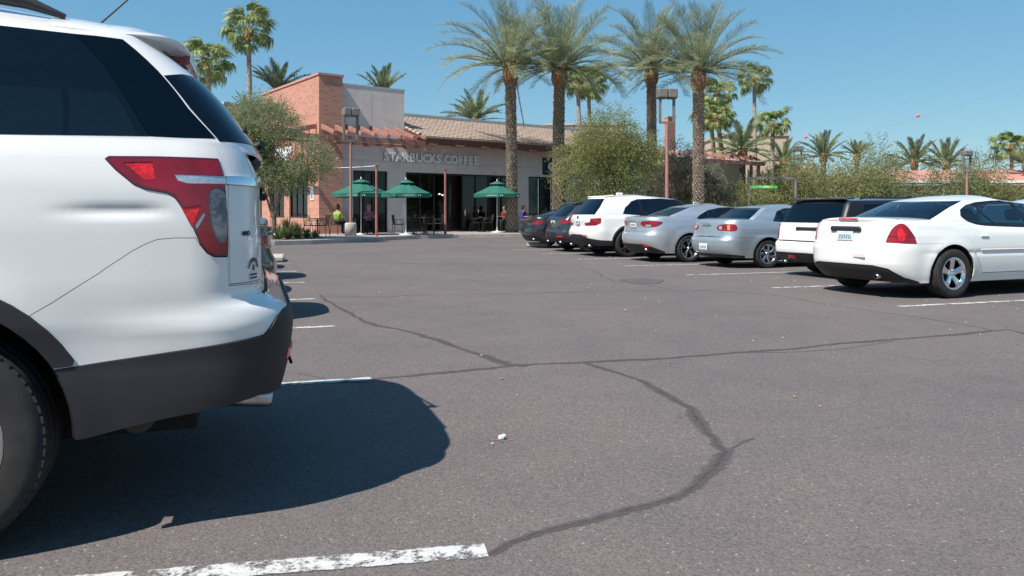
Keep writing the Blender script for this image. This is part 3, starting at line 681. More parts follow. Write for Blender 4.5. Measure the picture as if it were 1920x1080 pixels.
    def letters(txt, s, z, size, m, name, rise=0):
        # each character lies on the tailgate skin
        x = 0; b = MB()
        for i, c in enumerate(txt):
            me = text_mesh(c, size, .0012, M[m], 'glyph', size*.02); n = B.N(s, z); p = B.Po(s, z, .004); uu = Vector(B.P(s-.01, z))-Vector(B.P(s, z)); uu.normalize(); vv = Vector((0, 0, 1)); nn = Vector(n)
            T = Matrix((( uu.x, vv.x, nn.x, p[0]), (uu.y, vv.y, nn.y, p[1]), (uu.z, vv.z, nn.z, p[2]), (0, 0, 0, 1)))
            b.add([T @ v.co for v in me.vertices], [tuple(f.vertices) for f in me.polygons]); bpy.data.meshes.remove(me); s -= size*.95; z += rise
        b.build(name, M[m], root)
    letters('4WD', .0, 1.035, .024, 'blackplastic', 'badge')
    for k in range(9):                                  # arched sticker, too small to read
        a = R(-70+140*k/8); s0, z0 = -.10+.055*math.sin(-a), .905+.040*math.cos(a)
        p = B.Po(s0, z0, .003); b = MB() if k == 0 else b
        b.box(p, (.003, .006, .014), rx=a*.8)
    for dz in (0, -.016): 
        for j in range(5): b.box(B.Po(-.066-.017*j, .895+dz*.8-.005, .003), (.003, .009, .006))
    p = B.Po(-.10, .915, .003); b.box(p, (.003, .012, .020)); b.build('tailgate_sticker', M['sticker'], root)
    for sy in (1, -1):
        p = B.Po(2.52-.75, 1.20, .02)
        for x in (1.72, 2.78):
            q = B.Po(x, 1.17, .03); b = MB(); b.box((q[0], q[1]*sy, q[2]), (.20, .03, .035), bevel=.01); b.build('door_handle', M['white'], root)
        b = MB(); b.box((3.42, sy*1.06, 1.42), (.13, .22, .19), bevel=.05); b.box((3.45, sy*.95, 1.36), (.08, .16, .04)); b.build('door_mirror', M['white'], root)
        wheel(root, WR-.035, sy*(.985-.12), AX, .245, 'five', sy, rimr=.245); wheel(root, WF, sy*(.975-.12), AX, .245, 'five', sy, rimr=.245)
    return root
M['redlamp2'] = mat('brake light lens', (.22, .012, .02), .12, coat=1, bump=.6, bump_scale=60, bdist=.004)
M['revlamp'] = mat('ribbed clear lamp', (.20, .19, .195), .18, .35, coat=.8, bump=1, bump_scale=45, bdist=.012, noise_amt=.6, noise_scale=22)
M['sticker'] = mat('black sticker', (.10, .10, .105), .6)
M['blackglass'] = glass_mat('black pillar glass', (.03, .035, .04))
SUV = build_suv()
# ---------------------------------------------------------------- the other cars
def bpy_hull(pts):
    from mathutils.geometry import convex_hull_2d
    return [tuple(pts[i]) for i in convex_hull_2d(pts)]

def make_car(sp):
    L, w, R_ = sp['L'], sp['w']/2, sp.get('R', .32)
    zt, zb, zh, zr = sp['zt'], sp['zb'], sp['zh'], sp['zr']; WR, WF = sp['WR'], sp['WF']; ar = sp.get('ar', R_+.055)
    hatch = sp.get('hatch', False); z0 = sp.get('z0', .22); g = sp.get('grid', .06)
    topf = pch(sp['top']) if 'top' in sp else pch([(0, zt), (.9, zt+.005), (1.6, zb), (L-1.5, zb-.01), (L-.9, zh+.10), (L-.25, zh+.02), (L, zh)])
    top = lambda s: topf(s)
    xr = pch(sp['xr']); xf = pch(sp.get('xf', [(z0, -.08), (.4, 0), (.58, 0), (.72, -.10), (1.0, -.3), (1.2, -.5)]))
    wz = pch(sp.get('wz', [(z0, .925), (.35, .965), (.5, .99), (.68, 1), (.85, .985), (zb-.03, .955), (max(zt, zb)+.02, .925)]))
    tp = pch(sp.get('tp', [(0, .86), (.3, .925), (.9, .985), (1.5, 1), (L-1.5, 1), (L-.7, .96), (L, .80)])); af = sp.get('flare', .018)
    def W(x, z):
        v = w*wz(z)*tp(x)-.10*max(0, (z-(top(x)-.09))/.09)**2*.3
        v -= .012*math.exp(-((z-sp.get('crease', .78))/.03)**2)*sst(.3, .9, x)
        for cx in (WR, WF): v += af*math.exp(-((math.hypot(x-cx, z-R_)-ar)/.09)**2)
        return v
    B = Loft(L, w, xr, xf, W, rr=sp.get('rr', .30), rf=.45, cr=sp.get('cr', .08), cf=.20, fr=.6, ff=.8)
    gz0 = sp.get('gz0', zb-.05)
    xrg = pch(sp['xrg']); xfg = pch(sp['xfg'])
    wg = pch([(gz0, sp.get('gw', .90)*w), (zb+.12, (sp.get('gw', .90)-.045)*w), (zr-.12, (sp.get('gt', .70)+.02)*w), (zr-.03, (sp.get('gt', .70)-.035)*w), (zr+.02, (sp.get('gt', .70)-.085)*w)])
    tg = pch([(0, .84), (.6, .88), (1.2, .95), (1.9, 1), (L-2.2, 1), (L-1.0, .90)] if not hatch else [(0, .90), (.5, .95), (1.2, 1), (L-2.2, 1), (L-1.0, .90)])
    G = Loft(L, w*.85, xrg, xfg, lambda x, z: wg(z)*tg(x), rr=sp.get('grr', .20), rf=.25, cr=sp.get('gcr', .10), cf=.18, fr=L, ff=L)
    root = empty('parked_car', (0, 0, 0)); pm = sp['paint']
    tops = [(s, top(s)) for s in np.linspace(L+w, -w, 60)]
    dom = [(-w, z0), (L+w, z0)]+tops; A = lambda x, r: circle(x, R_, r, 40)
    xB, xF = sp['xB'], sp['xF']
    rdoor = [(WR+.34, 1.5), (WR+.36, .80), (WR+.42, .62), (WR+.60, z0+.11), (xB, z0+.11), (xB+.02, 1.5)]; fdoor = [(xB+.02, 1.5), (xB, z0+.11), (xF, z0+.11), (xF, 1.5)]
    lampz = sp.get('head', [(L-.42, zh-.02), (L-.38, zh-.16), (L+.30, zh-.18), (L+.34, zh-.06), (L-.1, zh)])
    e_ = w+.1
    regs = [(None, A(WR, ar), 0), (None, A(WF, ar), 0)]; spec = {}
    def add(nm, poly, gap, *k): regs.append((nm, poly, gap)); spec[nm] = k
    for nm, poly, gap, k in sp.get('extra', []): add(nm, poly, gap, *k)
    add('valance', sp['valance'], .003, 'lower_valance', sp.get('valmat', 'clad'), 'both', -.004, .02)
    if 'gapline' in sp: add('bumper', sp['gapline'], .0035, 'rear_bumper', pm, 'both', 0, .012)
    add('trunk', sp['trunk'], .0035, 'tailgate' if hatch else 'trunk_panel', pm, 'both', 0, .012)
    add('rdoor', rdoor, sp.get('dgap', .0055), 'rear_door', pm, 'sep', 0, .012); add('fdoor', fdoor, sp.get('dgap', .0055), 'front_door', pm, 'sep', 0, .012)
    add('head', lampz, .003, 'headlight', 'lamp', 'sep', .002, .015)
    add('grille', [(L+w*.45, zh-.06), (L+w*.45, zh-.20), (L+e_, zh-.22), (L+e_, zh-.04)], .003, 'grille', 'blackplastic', 'both', -.003, .015)
    add('intake', [(L+w*.3, .42), (L+w*.35, .27), (L+e_, .27), (L+e_, .42)], .003, 'air_intake', 'blackplastic', 'both', -.003, .015)
    if sp.get('archtrim'):
        for cx, nm in ((WR, 'at1'), (WF, 'at2')): add(nm, A(cx, ar+.055), .001, 'wheel_arch_trim', 'clad', 'sep', .006, .02)
        add('sill', [(WR, 0), (WF, 0), (WF, .38), (WR, .38)], .002, 'sill_cladding', 'clad', 'sep', .004, .02)
    o = add_panels(root, B, dom, regs, g, spec, 'body', pm)
    for k_ in sp.get('sub', []):
        for i in (0, 1): o[k_][i].parent = o['lamp'][i]
    V, reg = partition(B, dom, [(None, A(WR, ar-.01), 0), (None, A(WF, ar-.01), 0)], .14)
    link('inner_shell', panel_mesh('inner_shell', B, V, reg['rest'], M['under'], -.025, 0, (1, -1)), root)
    b = MB()
    for cx in (WR, WF):
        for sy in (-1, 1): half_well(b, cx, sy*(w-.03), R_, ar+.005, .32, sy, 14)
        b.box((cx, 0, .28), (.10, w*1.5, .08))
    b.box((L/2, 0, .27), (L*.84, w*1.15, .14)); b.box((.55, -.15, .30), (.45, .8, .16), bevel=.04); b.tube([(.12, -w*.5, .27), (.6, -w*.5, .27), (L*.5, -.1, .24)], .03, 8)
    b.build('underbody', M['under'], root)
    for y in sp.get('pipes', [-w*.55]):
        b = MB(); b.lathe([(.026, 0), (.032, 0), (.032, .15), (.026, .15), (.024, .01)], 14, Matrix.Translation((.0, y, .30)) @ Matrix.Rotation(R(88), 4, 'Y')); b.build('exhaust_tip', M['steel'], root)
    # greenhouse
    rl = pch([(0, zr-sp.get('rdrop', .05)), (1.2, zr-.012), (L*.5, zr), (L-1.9, zr-.02), (L, zr-.08)])
    gd = [(-G.a, gz0), (L+G.a, gz0)]+[(s, rl(s)) for s in np.linspace(L+G.a, -G.a, 50)]
    rw = sp['rearwin']; glass = sp.get('glass', 'clear'); rglass = sp.get('rglass', glass)
    regs = []; spec = {}
    for i, poly in enumerate(sp['sidewin']):
        pl = [(G.sx(x, z), z) for x, z in poly]; add('sw%d' % i, pl, .004, 'side_window', glass if i < sp.get('ntint', 9) else 'clear', 'sep', -.002, .006)
        add('sb%d' % i, inset(pl, -.016), .0, 'window_seal', 'seal', 'sep', .001, .008)
    allp = [Vector(p) for q_ in sp['sidewin'] for p in q_]; ch = bpy_hull(allp)      # the dark surround shared by the side windows
    regs = [r_ for r_ in regs if r_[0][:2] == 'sw']; spec = {k_: v_ for k_, v_ in spec.items() if k_[:2] == 'sw'}
    add('dlo', inset([(G.sx(x, z), z) for x, z in ch], -.014), 0, 'window_surround', 'seal', 'sep', .001, .008)
    def half(pts): return pts+[(-G.a-.1, pts[-1][1]), (-G.a-.1, pts[0][1])]
    add('rearw', half(rw), .004, 'rear_window', rglass, 'both', -.002, .006); add('rearb', half([(rw[0][0]+.02, rw[0][1]-.012)]+[(s+.02, z) for s, z in rw[1:-1]]+[(rw[-1][0]+.02, rw[-1][1]+.014)]), 0, 'window_seal', 'seal', 'both', .001, .008)
    zw0 = sp.get('zw0', zb); add('wsh', [(L-.01, zw0), (L+.02, zr-.07), (L+G.a+.1, zr-.05), (L+G.a+.1, zw0)], .003, 'windshield', 'clear', 'both', -.002, .01)
    add_panels(root, G, gd, regs, g, spec, 'upper_frame', sp.get('framemat', pm))
    cr_ = sp.get('crown', .06); cw = pch([(-w, .0), (-.1, cr_*.45), (1.0, cr_*.9), (L*.5, cr_), (L-1, cr_*.9), (L+.1, cr_*.4), (L+w, 0)])
    link('roof', cap_mesh('roof', G, lambda s: rl(s)-.001, lambda s: cw(s), -G.a+.01, L+G.a-.01, M[sp.get('roofmat', pm)], 70, 20, 2.6), root)
    if not hatch: link('trunk_lid', cap_mesh('trunk_lid', B, lambda s: top(s)-.001, lambda s: sp.get('deckcrown', .03)*sst(-w, .1, s), -w+.005, sp.get('decklen', 1.1), M[pm], 30, 16, 2.4), root)
    link('hood', cap_mesh('hood', B, lambda s: top(s)-.001, lambda s: .07*(1-sst(L-.2, L+w, s)), L-1.75, L+w-.005, M[pm], 40, 16, 2.2), root)
    a0, a1 = (sp.get('decklen', 1.1)-.02, 1.75) if not hatch else (.25, 1.3)
    link('rear_shelf', cap_mesh('rear_shelf', B, lambda s: top(s)-.03, lambda s: 0, a0, a1, M[sp.get('shelf', 'cabin')], 6, 6), root)
    link('dashboard', cap_mesh('dashboard', B, lambda s: top(s)-.02, lambda s: .03, L-2.05, L-1.5, M['cabin'], 6, 8), root)
    b = MB(); b.box((L/2, 0, .35), (L*.7, w*1.5, .03)); b.build('cabin_floor', M['cabin'], root)
    seats(root, [(sp.get('rs', 1.75), zb-.02, zb+.10), (sp.get('fs', 2.75), zb+.02, zb+.17)], .45, 1, w*.42, sp.get('seatmat', 'seat'), w*.24)
    if 'plate' in sp: plate(root, *sp['plate'])
    for sy in (1, -1):
        for x in (WR+.62, xB+.22):
            q = B.Po(x, zb-.13, .02); b = MB(); b.box((q[0], (q[1]-.012)*sy, q[2]), (.16, .022, .026), bevel=.008); b.build('door_handle', M[sp.get('handlemat', pm)], root)
        b = MB(); q = G.Po(G.sx(L-1.72, zb+.06), zb+.06, 0); b.box((L-1.72, sy*(w+.06), zb+.07), (.10, .19, .13), bevel=.04); b.box((L-1.70, sy*(w-.05), zb+.02), (.06, .14, .03)); b.build('door_mirror', M[pm], root)
        for cx in (WR, WF): wheel(root, cx, sy*(w-.115), R_, sp.get('ww', .21), sp.get('spoke', 'five'), sy, rimr=R_*sp.get('rimk', .66), rimm=sp.get('rimmat', 'alloy'), nsp=sp.get('nsp', 5))
    return root, B, G

def lip(root, B, G, pts, m, name, th=.02):
    """sheet along a row of (x, y, z) with a given depth forwards"""
    b = MB(); n = len(pts)
    vs = []
    for x, y, z, d in pts: vs += [(x, y, z), (x+d, y, z+.025), (x+d, y, z-.005), (x+.02, y, z-th)]
    b.add(vs, [(i*4+j, i*4+(j+1) % 4, (i+1)*4+(j+1) % 4, (i+1)*4+j) for i in range(n-1) for j in range(4)], True)
    b.add(vs[:4], [(0, 1, 2, 3)]); b.add(vs[-4:], [(0, 1, 2, 3)])
    return b.build(name, M[m], root)

CARH = math.pi/2-R(71.4)                              # right-hand cars point this way (from the +X axis)
def place(root, rear_wheel_near, WR, halfw, heading, scale, label):
    """rear_wheel_near: ground point under the near (right-hand) rear wheel"""
    root.scale = (scale,)*3; root.rotation_euler = (0, 0, heading)
    off = Matrix.Rotation(heading, 3, 'Z') @ Vector((WR*scale, -(halfw-.02)*scale, 0)); root.location = Vector((*rear_wheel_near[:2], 0))-off
    tag(root, label, 'car', 'cars parked on the right side of the aisle'); return root

S_ = .94
# white coupe-like sedan, nearest on the right
L, w = 5.04, .935; z = dict
gp_spec = dict(L=L, dgap=.009, w=1.87, zt=1.065, zb=.985, zh=.70, zr=1.385, WR=.98, WF=.98+2.81, R=.345, ar=.405, paint='warmwhite', xB=2.62, xF=3.62, grid=.05, crown=.075, rdrop=.03,
    top=[(0, 1.065), (.7, 1.08), (1.2, 1.05), (1.9, .985), (L-1.5, .95), (L-.9, .86), (L-.25, .74), (L, .70)],
    xr=[(.22, .26), (.30, .12), (.40, .03), (.5, 0), (.66, .0), (.72, .02), (.76, .05), (.95, .075), (1.03, .10), (1.065, .15)], rr=.36, cr=.10,
    xrg=[(.93, .55), (1.07, .72), (1.2, 1.02), (1.32, 1.36), (1.40, 1.62)], xfg=[(.93, -1.10), (1.1, -1.5), (1.36, -2.15)], gw=.90, gt=.70, gcr=.18, grr=.22, gz0=.93, zw0=.96,
    trunk=[(-.22, 1.2), (-.20, .74), (-.3, .73), (-2, .73), (-2, 1.2)], gapline=[(.80, .76), (.1, .765), (-.1, .75), (-.21, .735), (-2, .725), (-2, 0), (.80, 0)],
    valance=[(.35, .24), (.10, .30), (-.10, .42), (-.35, .46), (-2, .47), (-2, 0), (.35, 0)], decklen=1.0, deckcrown=.045, crease=.62,
    extra=[('refl1', smooth_poly([(.02, .80), (.13, .80), (.15, .90), (.08, .985), (.0, .93)], 2), .001, ('lamp_reflector', 'redbright', 'sep', .007, .006)), ('refl2', [(-.16, .855), (.30, .845), (.30, .857), (-.155, .868)], 0, ('lamp_rib', 'reddark', 'sep', .008, .004)),
           ('lamp', smooth_poly([(.33, .765), (.33, .765), (-.19, .775), (-.19, .775), (-.16, .86), (-.06, .99), (.05, 1.045), (.17, 1.03), (.28, .90)], 2), .004, ('taillight', 'red', 'sep', .006, .02))],
    sub=['refl1', 'refl2'], sidewin=[[(1.36, 1.15), (1.44, 1.235), (1.56, 1.285), (1.77, 1.325), (1.97, 1.02), (1.64, 1.015), (1.44, 1.075)], [(2.01, 1.015), (1.81, 1.328), (2.12, 1.35), (2.50, 1.36), (2.60, .985)], [(2.68, .98), (2.58, 1.36), (2.9, 1.352), (3.25, 1.28), (3.62, 1.04), (3.66, .975)]],
    rearwin=[(.04, 1.075), (.11, 1.2), (.22, 1.355)], glass='clear', rglass='clear', plate=(.0, .0, .84, .0), rs=2.0, fs=2.95, spoke='five', rimmat='chrome', nsp=5, ww=.235, rimk=.64, pipes=[-.5])
car1, B1, G1 = make_car(gp_spec)
rear_x = lambda B, y, z_: B.P(-B.a*(1-abs(y)/B.W(0, z_)), z_)[0]
lip(car1, B1, G1, [(.015+.14*(abs(k))**3, .64*k, 1.098-.022*abs(k)**3, .17) for k in np.linspace(-1, 1, 15)], 'warmwhite', 'rear_spoiler', .03)
b = MB(); b.box((.018, 0, 1.094), (.03, .34, .026), bevel=.006); b.build('high_brake_light', M['redbright'], car1)
b = MB(); b.box((-.035, 0, .955), (.05, .56, .075), bevel=.03); b.build('plate_light_bar', M['clad'], car1)
for sy in (1, -1):
    for x0, x1 in ((1.52, 2.60), (2.65, 3.60)):
        b = MB(); pts = [B1.P(x, .665) for x in np.linspace(x0, x1, 6)]; b.tube([(p[0], p[1]*sy, p[2]) for p in pts], .009, 6); b.build('side_moulding', M['warmwhite'], car1)
for c in car1.children:
    if c.name.startswith('licence_plate'): c.location = (-.045, 0, .845)
b = MB(); b.box((-.104, -.30, .585), (.004, .20, .045)); b.build('bumper_sticker', mat('faded sticker', (.75, .58, .57), .6), car1)
place(car1, gp(1787, 559.5), .98, .935, CARH+R(3.5), S_, 'white sedan with chrome wheels and a lip spoiler, nearest car on the right')
# boxy wagon with a black roof
L, w = 5.1, .96
fx = dict(L=L, w=1.93, zt=1.12, zb=1.10, zh=.86, zr=1.60, WR=1.10, WF=1.10+2.99, R=.37, ar=.43, paint='warmwhite', xB=2.75, xF=3.75, hatch=True, grid=.06, crown=.07, rdrop=.02, framemat='seal', roofmat='roofblack', z0=.30,
    top=[(0, 1.13), (3, 1.10), (L-1.4, 1.08), (L-.5, .96), (L, .88)], xr=[(.3, .14), (.42, .05), (.55, 0), (.70, 0), (.74, .05), (.9, .06), (1.1, .07), (1.15, .09)], rr=.16, cr=.04, tp=[(0, .955), (.4, .985), (1.0, 1), (L-1.5, 1), (L-.5, .96), (L, .86)],
    xrg=[(1.05, .07), (1.2, .13), (1.5, .27), (1.66, .38)], xfg=[(1.0, -1.3), (1.3, -1.7), (1.66, -2.25)], gw=.93, gt=.80, gcr=.04, grr=.12, gz0=1.06, zw0=1.08,
    trunk=[(-.14, 1.3), (-.14, .74), (-2, .74), (-2, 1.3)], valance=[(.70, .50), (.1, .50), (-.2, .50), (-2, .52), (-2, 0), (.70, 0)], archtrim=False, valmat='clad',
    extra=[('lamp', [(.05, 1.09), (-.115, 1.10), (-.13, .84), (-.10, .72), (.0, .74), (.05, .90)], .004, ('taillight', 'red', 'sep', .008, .02)), ('refl', [(-.42, .44), (-.42, .37), (-.62, .37), (-.62, .44)], .002, ('bumper_reflector', 'redbright', 'sep', .004, .01))],
    sidewin=[[(.42, 1.14), (.60, 1.50), (1.50, 1.53), (1.52, 1.13)], [(1.58, 1.13), (1.56, 1.53), (2.62, 1.54), (2.68, 1.12)], [(2.76, 1.12), (2.72, 1.54), (3.3, 1.51), (3.72, 1.12)]],
    rearwin=[(-.09, 1.15), (-.09, 1.3), (-.11, 1.53)], glass='privacy', rglass='privacy', ntint=2, plate=(.045, 0, .90), rs=1.7, fs=2.9, spoke='five', rimmat='darkalloy', ww=.24, pipes=[-.6, .6], seatmat='seatdark')
car2, B2, G2 = make_car(fx)
b = MB(); b.box((.035, 0, 1.005), (.05, .62, .085), bevel=.035); b.build('plate_light_bar', M['clad'], car2)
b = MB(); b.box((.028, -.56, .80), (.01, .16, .022), bevel=.003); b.build('badge', M['chrome'], car2)
b = MB(); b.box((.36, 0, 1.625), (.26, 1.34, .035), ry=-.08, bevel=.015); b.build('roof_spoiler', M['roofblack'], car2)
for sy in (1, -1):
    b = MB(); b.tube([(.6, sy*.66, 1.62), (.7, sy*.66, 1.64), (2.6, sy*.65, 1.65), (2.7, sy*.65, 1.61)], .018, 8); b.build('roof_rail', M['blackplastic'], car2)
place(car2, gp(1787, 559.5)+(aisle(1.38, 2.32)), 1.10, .965, CARH+R(1.5), S_, 'white boxy wagon with black roof and dark windows, right beside the nearest white sedan')
car2.scale = (S_, S_, .83)
for c in car2.children:
    if c.name.startswith('wheel'): c.scale = (1, 1, S_/.83); c.location.z *= S_/.83
# older silver-blue sedan
L, w = 4.42, .85
co = dict(L=L, w=1.70, zt=1.03, zb=.95, zh=.68, zr=1.315, WR=.98, WF=.98+2.46, R=.305, ar=.36, paint='silverblue', shelf='seat', xB=2.32, xF=3.22, grid=.06, crown=.06, rdrop=.02, R_=.3,
    top=[(0, 1.03), (.7, 1.035), (1.3, .985), (L-1.5, .94), (L-.9, .84), (L-.2, .72), (L, .68)],
    xr=[(.22, .16), (.30, .08), (.40, .02), (.5, 0), (.62, .0), (.66, .05), (.72, .07), (.95, .10), (1.0, .13), (1.03, .18)], rr=.30, cr=.08,
    xrg=[(.90, .50), (1.04, .66), (1.2, .92), (1.30, 1.10), (1.36, 1.26)], xfg=[(.90, -.98), (1.1, -1.36), (1.36, -1.92)], gw=.90, gt=.735, gcr=.12, grr=.18, gz0=.90, zw0=.93,
    trunk=[(-.26, 1.2), (-.26, .68), (-2, .68), (-2, 1.2)], valance=[(.40, .27), (.0, .30), (-2, .31), (-2, 0), (.40, 0)], gapline=[(.66, .66), (-2, .66), (-2, 0), (.66, 0)], decklen=.92, deckcrown=.03, crease=.70,
    extra=[('lampamber', [(-.02, .925), (-.02, .81), (-.10, .81), (-.10, .925)], .002, ('lamp_strip', 'amber', 'sep', .008, .01)), ('lampwhite', [(-.27, .90), (-.27, .82), (-.36, .83), (-.37, .885)], .002, ('lamp_strip', 'lamp', 'sep', .008, .01)),
           ('lamp', smooth_poly([(.20, .90), (.16, .78), (-.2, .80), (-.44, .80), (-.46, .90), (-.25, .94), (.10, .945)], 2), .004, ('taillight', 'red', 'sep', .006, .02))], sub=['lampamber', 'lampwhite'],
    sidewin=[[(1.20, 1.0), (1.36, 1.20), (1.55, 1.262), (1.62, .975)], [(1.65, .974), (1.58, 1.265), (2.24, 1.275), (2.32, .965)], [(2.38, .962), (2.30, 1.275), (2.65, 1.262), (3.0, 1.13), (3.22, .97)]],
    rearwin=[(-.06, 1.045), (-.05, 1.15), (-.09, 1.27)], glass='clear', rglass='clear', plate=(-.015, .0, .44), rs=1.55, fs=2.55, spoke='blade', rimmat='alloy', nsp=7, ww=.195, pipes=[.4], rimk=.68)
car3, B3, G3 = make_car(co)
for c in car3.children:
    if c.name.startswith('licence_plate'): c.location = (-.09, .0, .44)
b = MB(); b.box((-.03, 0, .965), (.02, .34, .025), bevel=.006); b.build('trunk_handle', M['silverblue'], car3)
b = MB(); b.lathe([(0, .006), (.03, .005), (.036, 0)], 16, Matrix.Translation((-.004, 0, .91)) @ Matrix.Rotation(-math.pi/2, 4, 'Y')); b.build('badge', M['silver'], car3)
place(car3, gp(1441, 503), .98, .85, CARH+R(1), S_, 'older silver blue sedan with orange and red oval tail lamps, beside the black roofed wagon')
# newer silver sedan
L, w = 4.56, .89
ki = dict(L=L, w=1.78, zt=1.07, zb=.98, zh=.70, zr=1.36, WR=1.0, WF=1.0+2.70, R=.325, ar=.38, paint='silver', xB=2.45, xF=3.40, grid=.06, crown=.06, rdrop=.05,
    top=[(0, 1.075), (.6, 1.09), (1.3, 1.03), (2.2, .965), (L-1.5, .95), (L-.9, .86), (L-.2, .74), (L, .70)],
    xr=[(.22, .20), (.32, .10), (.42, .03), (.52, 0), (.64, .01), (.72, .06), (.82, .08), (1.0, .06), (1.06, .06), (1.09, .12)], rr=.34, cr=.10,
    xrg=[(.92, .40), (1.08, .56), (1.2, .90), (1.32, 1.30), (1.40, 1.62)], xfg=[(.92, -1.0), (1.1, -1.4), (1.40, -2.1)], gw=.90, gt=.71, gcr=.14, grr=.2, gz0=.92, zw0=.96,
    trunk=[(-.30, 1.2), (-.30, .74), (-2, .74), (-2, 1.2)], valance=[(.30, .26), (.0, .36), (-.25, .43), (-2, .43), (-2, 0), (.30, 0)], gapline=[(.60, .76), (.1, .80), (-.29, .72), (-2, .72), (-2, 0), (.60, 0)], decklen=.85, deckcrown=.03, crease=.80,
    extra=[('lampwhite', [(-.10, .90), (-.10, .85), (-.30, .85), (-.30, .90)], .002, ('lamp_strip', 'lamp', 'sep', .008, .01)), ('lamp', smooth_poly([(.34, .955), (.10, .855), (-.15, .835), (-.48, .865), (-.50, .965), (-.2, .99), (.10, .985)], 1), .004, ('taillight', 'red', 'sep', .008, .02)),
           ('refl', [(-.16, .42), (-.14, .36), (-.34, .36), (-.34, .42)], .002, ('bumper_reflector', 'redbright', 'sep', .006, .01))], sub=['lampwhite'],
    sidewin=[[(1.30, 1.045), (1.40, 1.13), (1.62, 1.22), (1.76, 1.0)], [(1.80, 1.0), (1.67, 1.235), (2.0, 1.29), (2.38, 1.305), (2.46, .985)], [(2.53, .983), (2.46, 1.305), (2.8, 1.30), (3.15, 1.20), (3.42, .985)]],
    rearwin=[(-.06, 1.105), (-.04, 1.2), (-.09, 1.31)], glass='tint', rglass='tint', plate=(.0, .0, .90), rs=1.7, fs=2.7, spoke='y', rimmat='alloy', nsp=5, ww=.22, pipes=[-.5], rimk=.72, seatmat='seatdark')
car4, B4, G4 = make_car(ki)
for c in car4.children:
    if c.name.startswith('licence_plate'): c.location = (-.03, .0, .885)
b = MB(); b.box((-.045, 0, .975), (.02, .40, .025), bevel=.006); b.build('chrome_strip', M['chrome'], car4)
b = MB(); b.box((1.75, 0, 1.425), (.16, .035, .05), bevel=.015); b.build('antenna', M['silver'], car4)
place(car4, gp(1293, 492), 1.0, .89, CARH+R(1.5), S_, 'newer silver sedan between the white SUV and the silver blue sedan')
# white SUV with dark lower trim
L, w = 4.88, .97
bm_ = dict(L=L, w=1.94, zt=1.13, zb=1.09, zh=.90, zr=1.63, WR=1.02, WF=1.02+2.93, R=.375, ar=.43, paint='white', xB=2.65, xF=3.65, hatch=True, grid=.06, crown=.075, rdrop=.03, z0=.30,
    top=[(0, 1.135), (1.2, 1.12), (3, 1.08), (L-1.4, 1.06), (L-.5, .98), (L, .90)], xr=[(.3, .18), (.42, .08), (.55, .01), (.66, 0), (.74, .04), (.82, .08), (1.0, .06), (1.08, .075), (1.15, .12)], rr=.34, cr=.09,
    xrg=[(1.02, .08), (1.15, .16), (1.4, .36), (1.6, .56), (1.68, .68)], xfg=[(1.0, -1.25), (1.3, -1.7), (1.66, -2.35)], gw=.93, gt=.74, gcr=.10, grr=.24, gz0=1.05, zw0=1.07,
    trunk=[(-.20, 1.3), (-.20, .72), (-2, .72), (-2, 1.3)], valance=[(.60, .44), (.2, .46), (-.2, .50), (-.6, .60), (-2, .60), (-2, 0), (.60, 0)], archtrim=True,
    extra=[('lamp', [(.22, 1.045), (.20, .93), (.02, .86), (-.20, .85), (-.50, .845), (-.52, .91), (-.22, .94), (-.18, 1.04)], .004, ('taillight', 'red', 'sep', .012, .02)), ('refl', [(-.28, .585), (-.26, .55), (-.50, .55), (-.50, .585)], .002, ('bumper_reflector', 'redbright', 'sep', .006, .01))],
    sidewin=[[(.92, 1.17), (1.00, 1.32), (1.22, 1.49), (1.42, 1.55), (1.47, 1.13)], [(1.53, 1.13), (1.48, 1.55), (2.2, 1.575), (2.56, 1.575), (2.62, 1.105)], [(2.69, 1.105), (2.63, 1.575), (3.0, 1.56), (3.4, 1.40), (3.75, 1.12)]],
    rearwin=[(-.10, 1.15), (-.06, 1.35), (-.12, 1.56)], glass='tint', rglass='privacy', plate=(.0, .0, .80), rs=1.75, fs=2.85, spoke='y', rimmat='darkalloy', nsp=5, ww=.27, pipes=[-.6, .6], rimk=.74, seatmat='seatdark')
car5, B5, G5 = make_car(bm_)
for c in car5.children:
    if c.name.startswith('licence_plate'): c.location = (-.045, .0, .93); c.scale = (1, .75, 1)
b = MB(); b.box((1.25, 0, 1.72), (.22, .05, .07), bevel=.025); b.build('antenna', M['white'], car5)
b = MB(); b.box((.66, 0, 1.650), (.28, 1.15, .04), ry=-.10, bevel=.02); b.build('roof_spoiler', M['white'], car5)
b = MB(); b.lathe([(0, .01), (.035, .008), (.045, 0)], 16, Matrix.Translation((-.035, 0, 1.07)) @ Matrix.Rotation(-math.pi/2, 4, 'Y')); b.build('badge', M['blackplastic'], car5)
place(car5, gp(1178, 482), 1.02, .97, CARH+R(1), .93, 'white SUV with dark lower trim and L shaped red lamps, third from the far end')
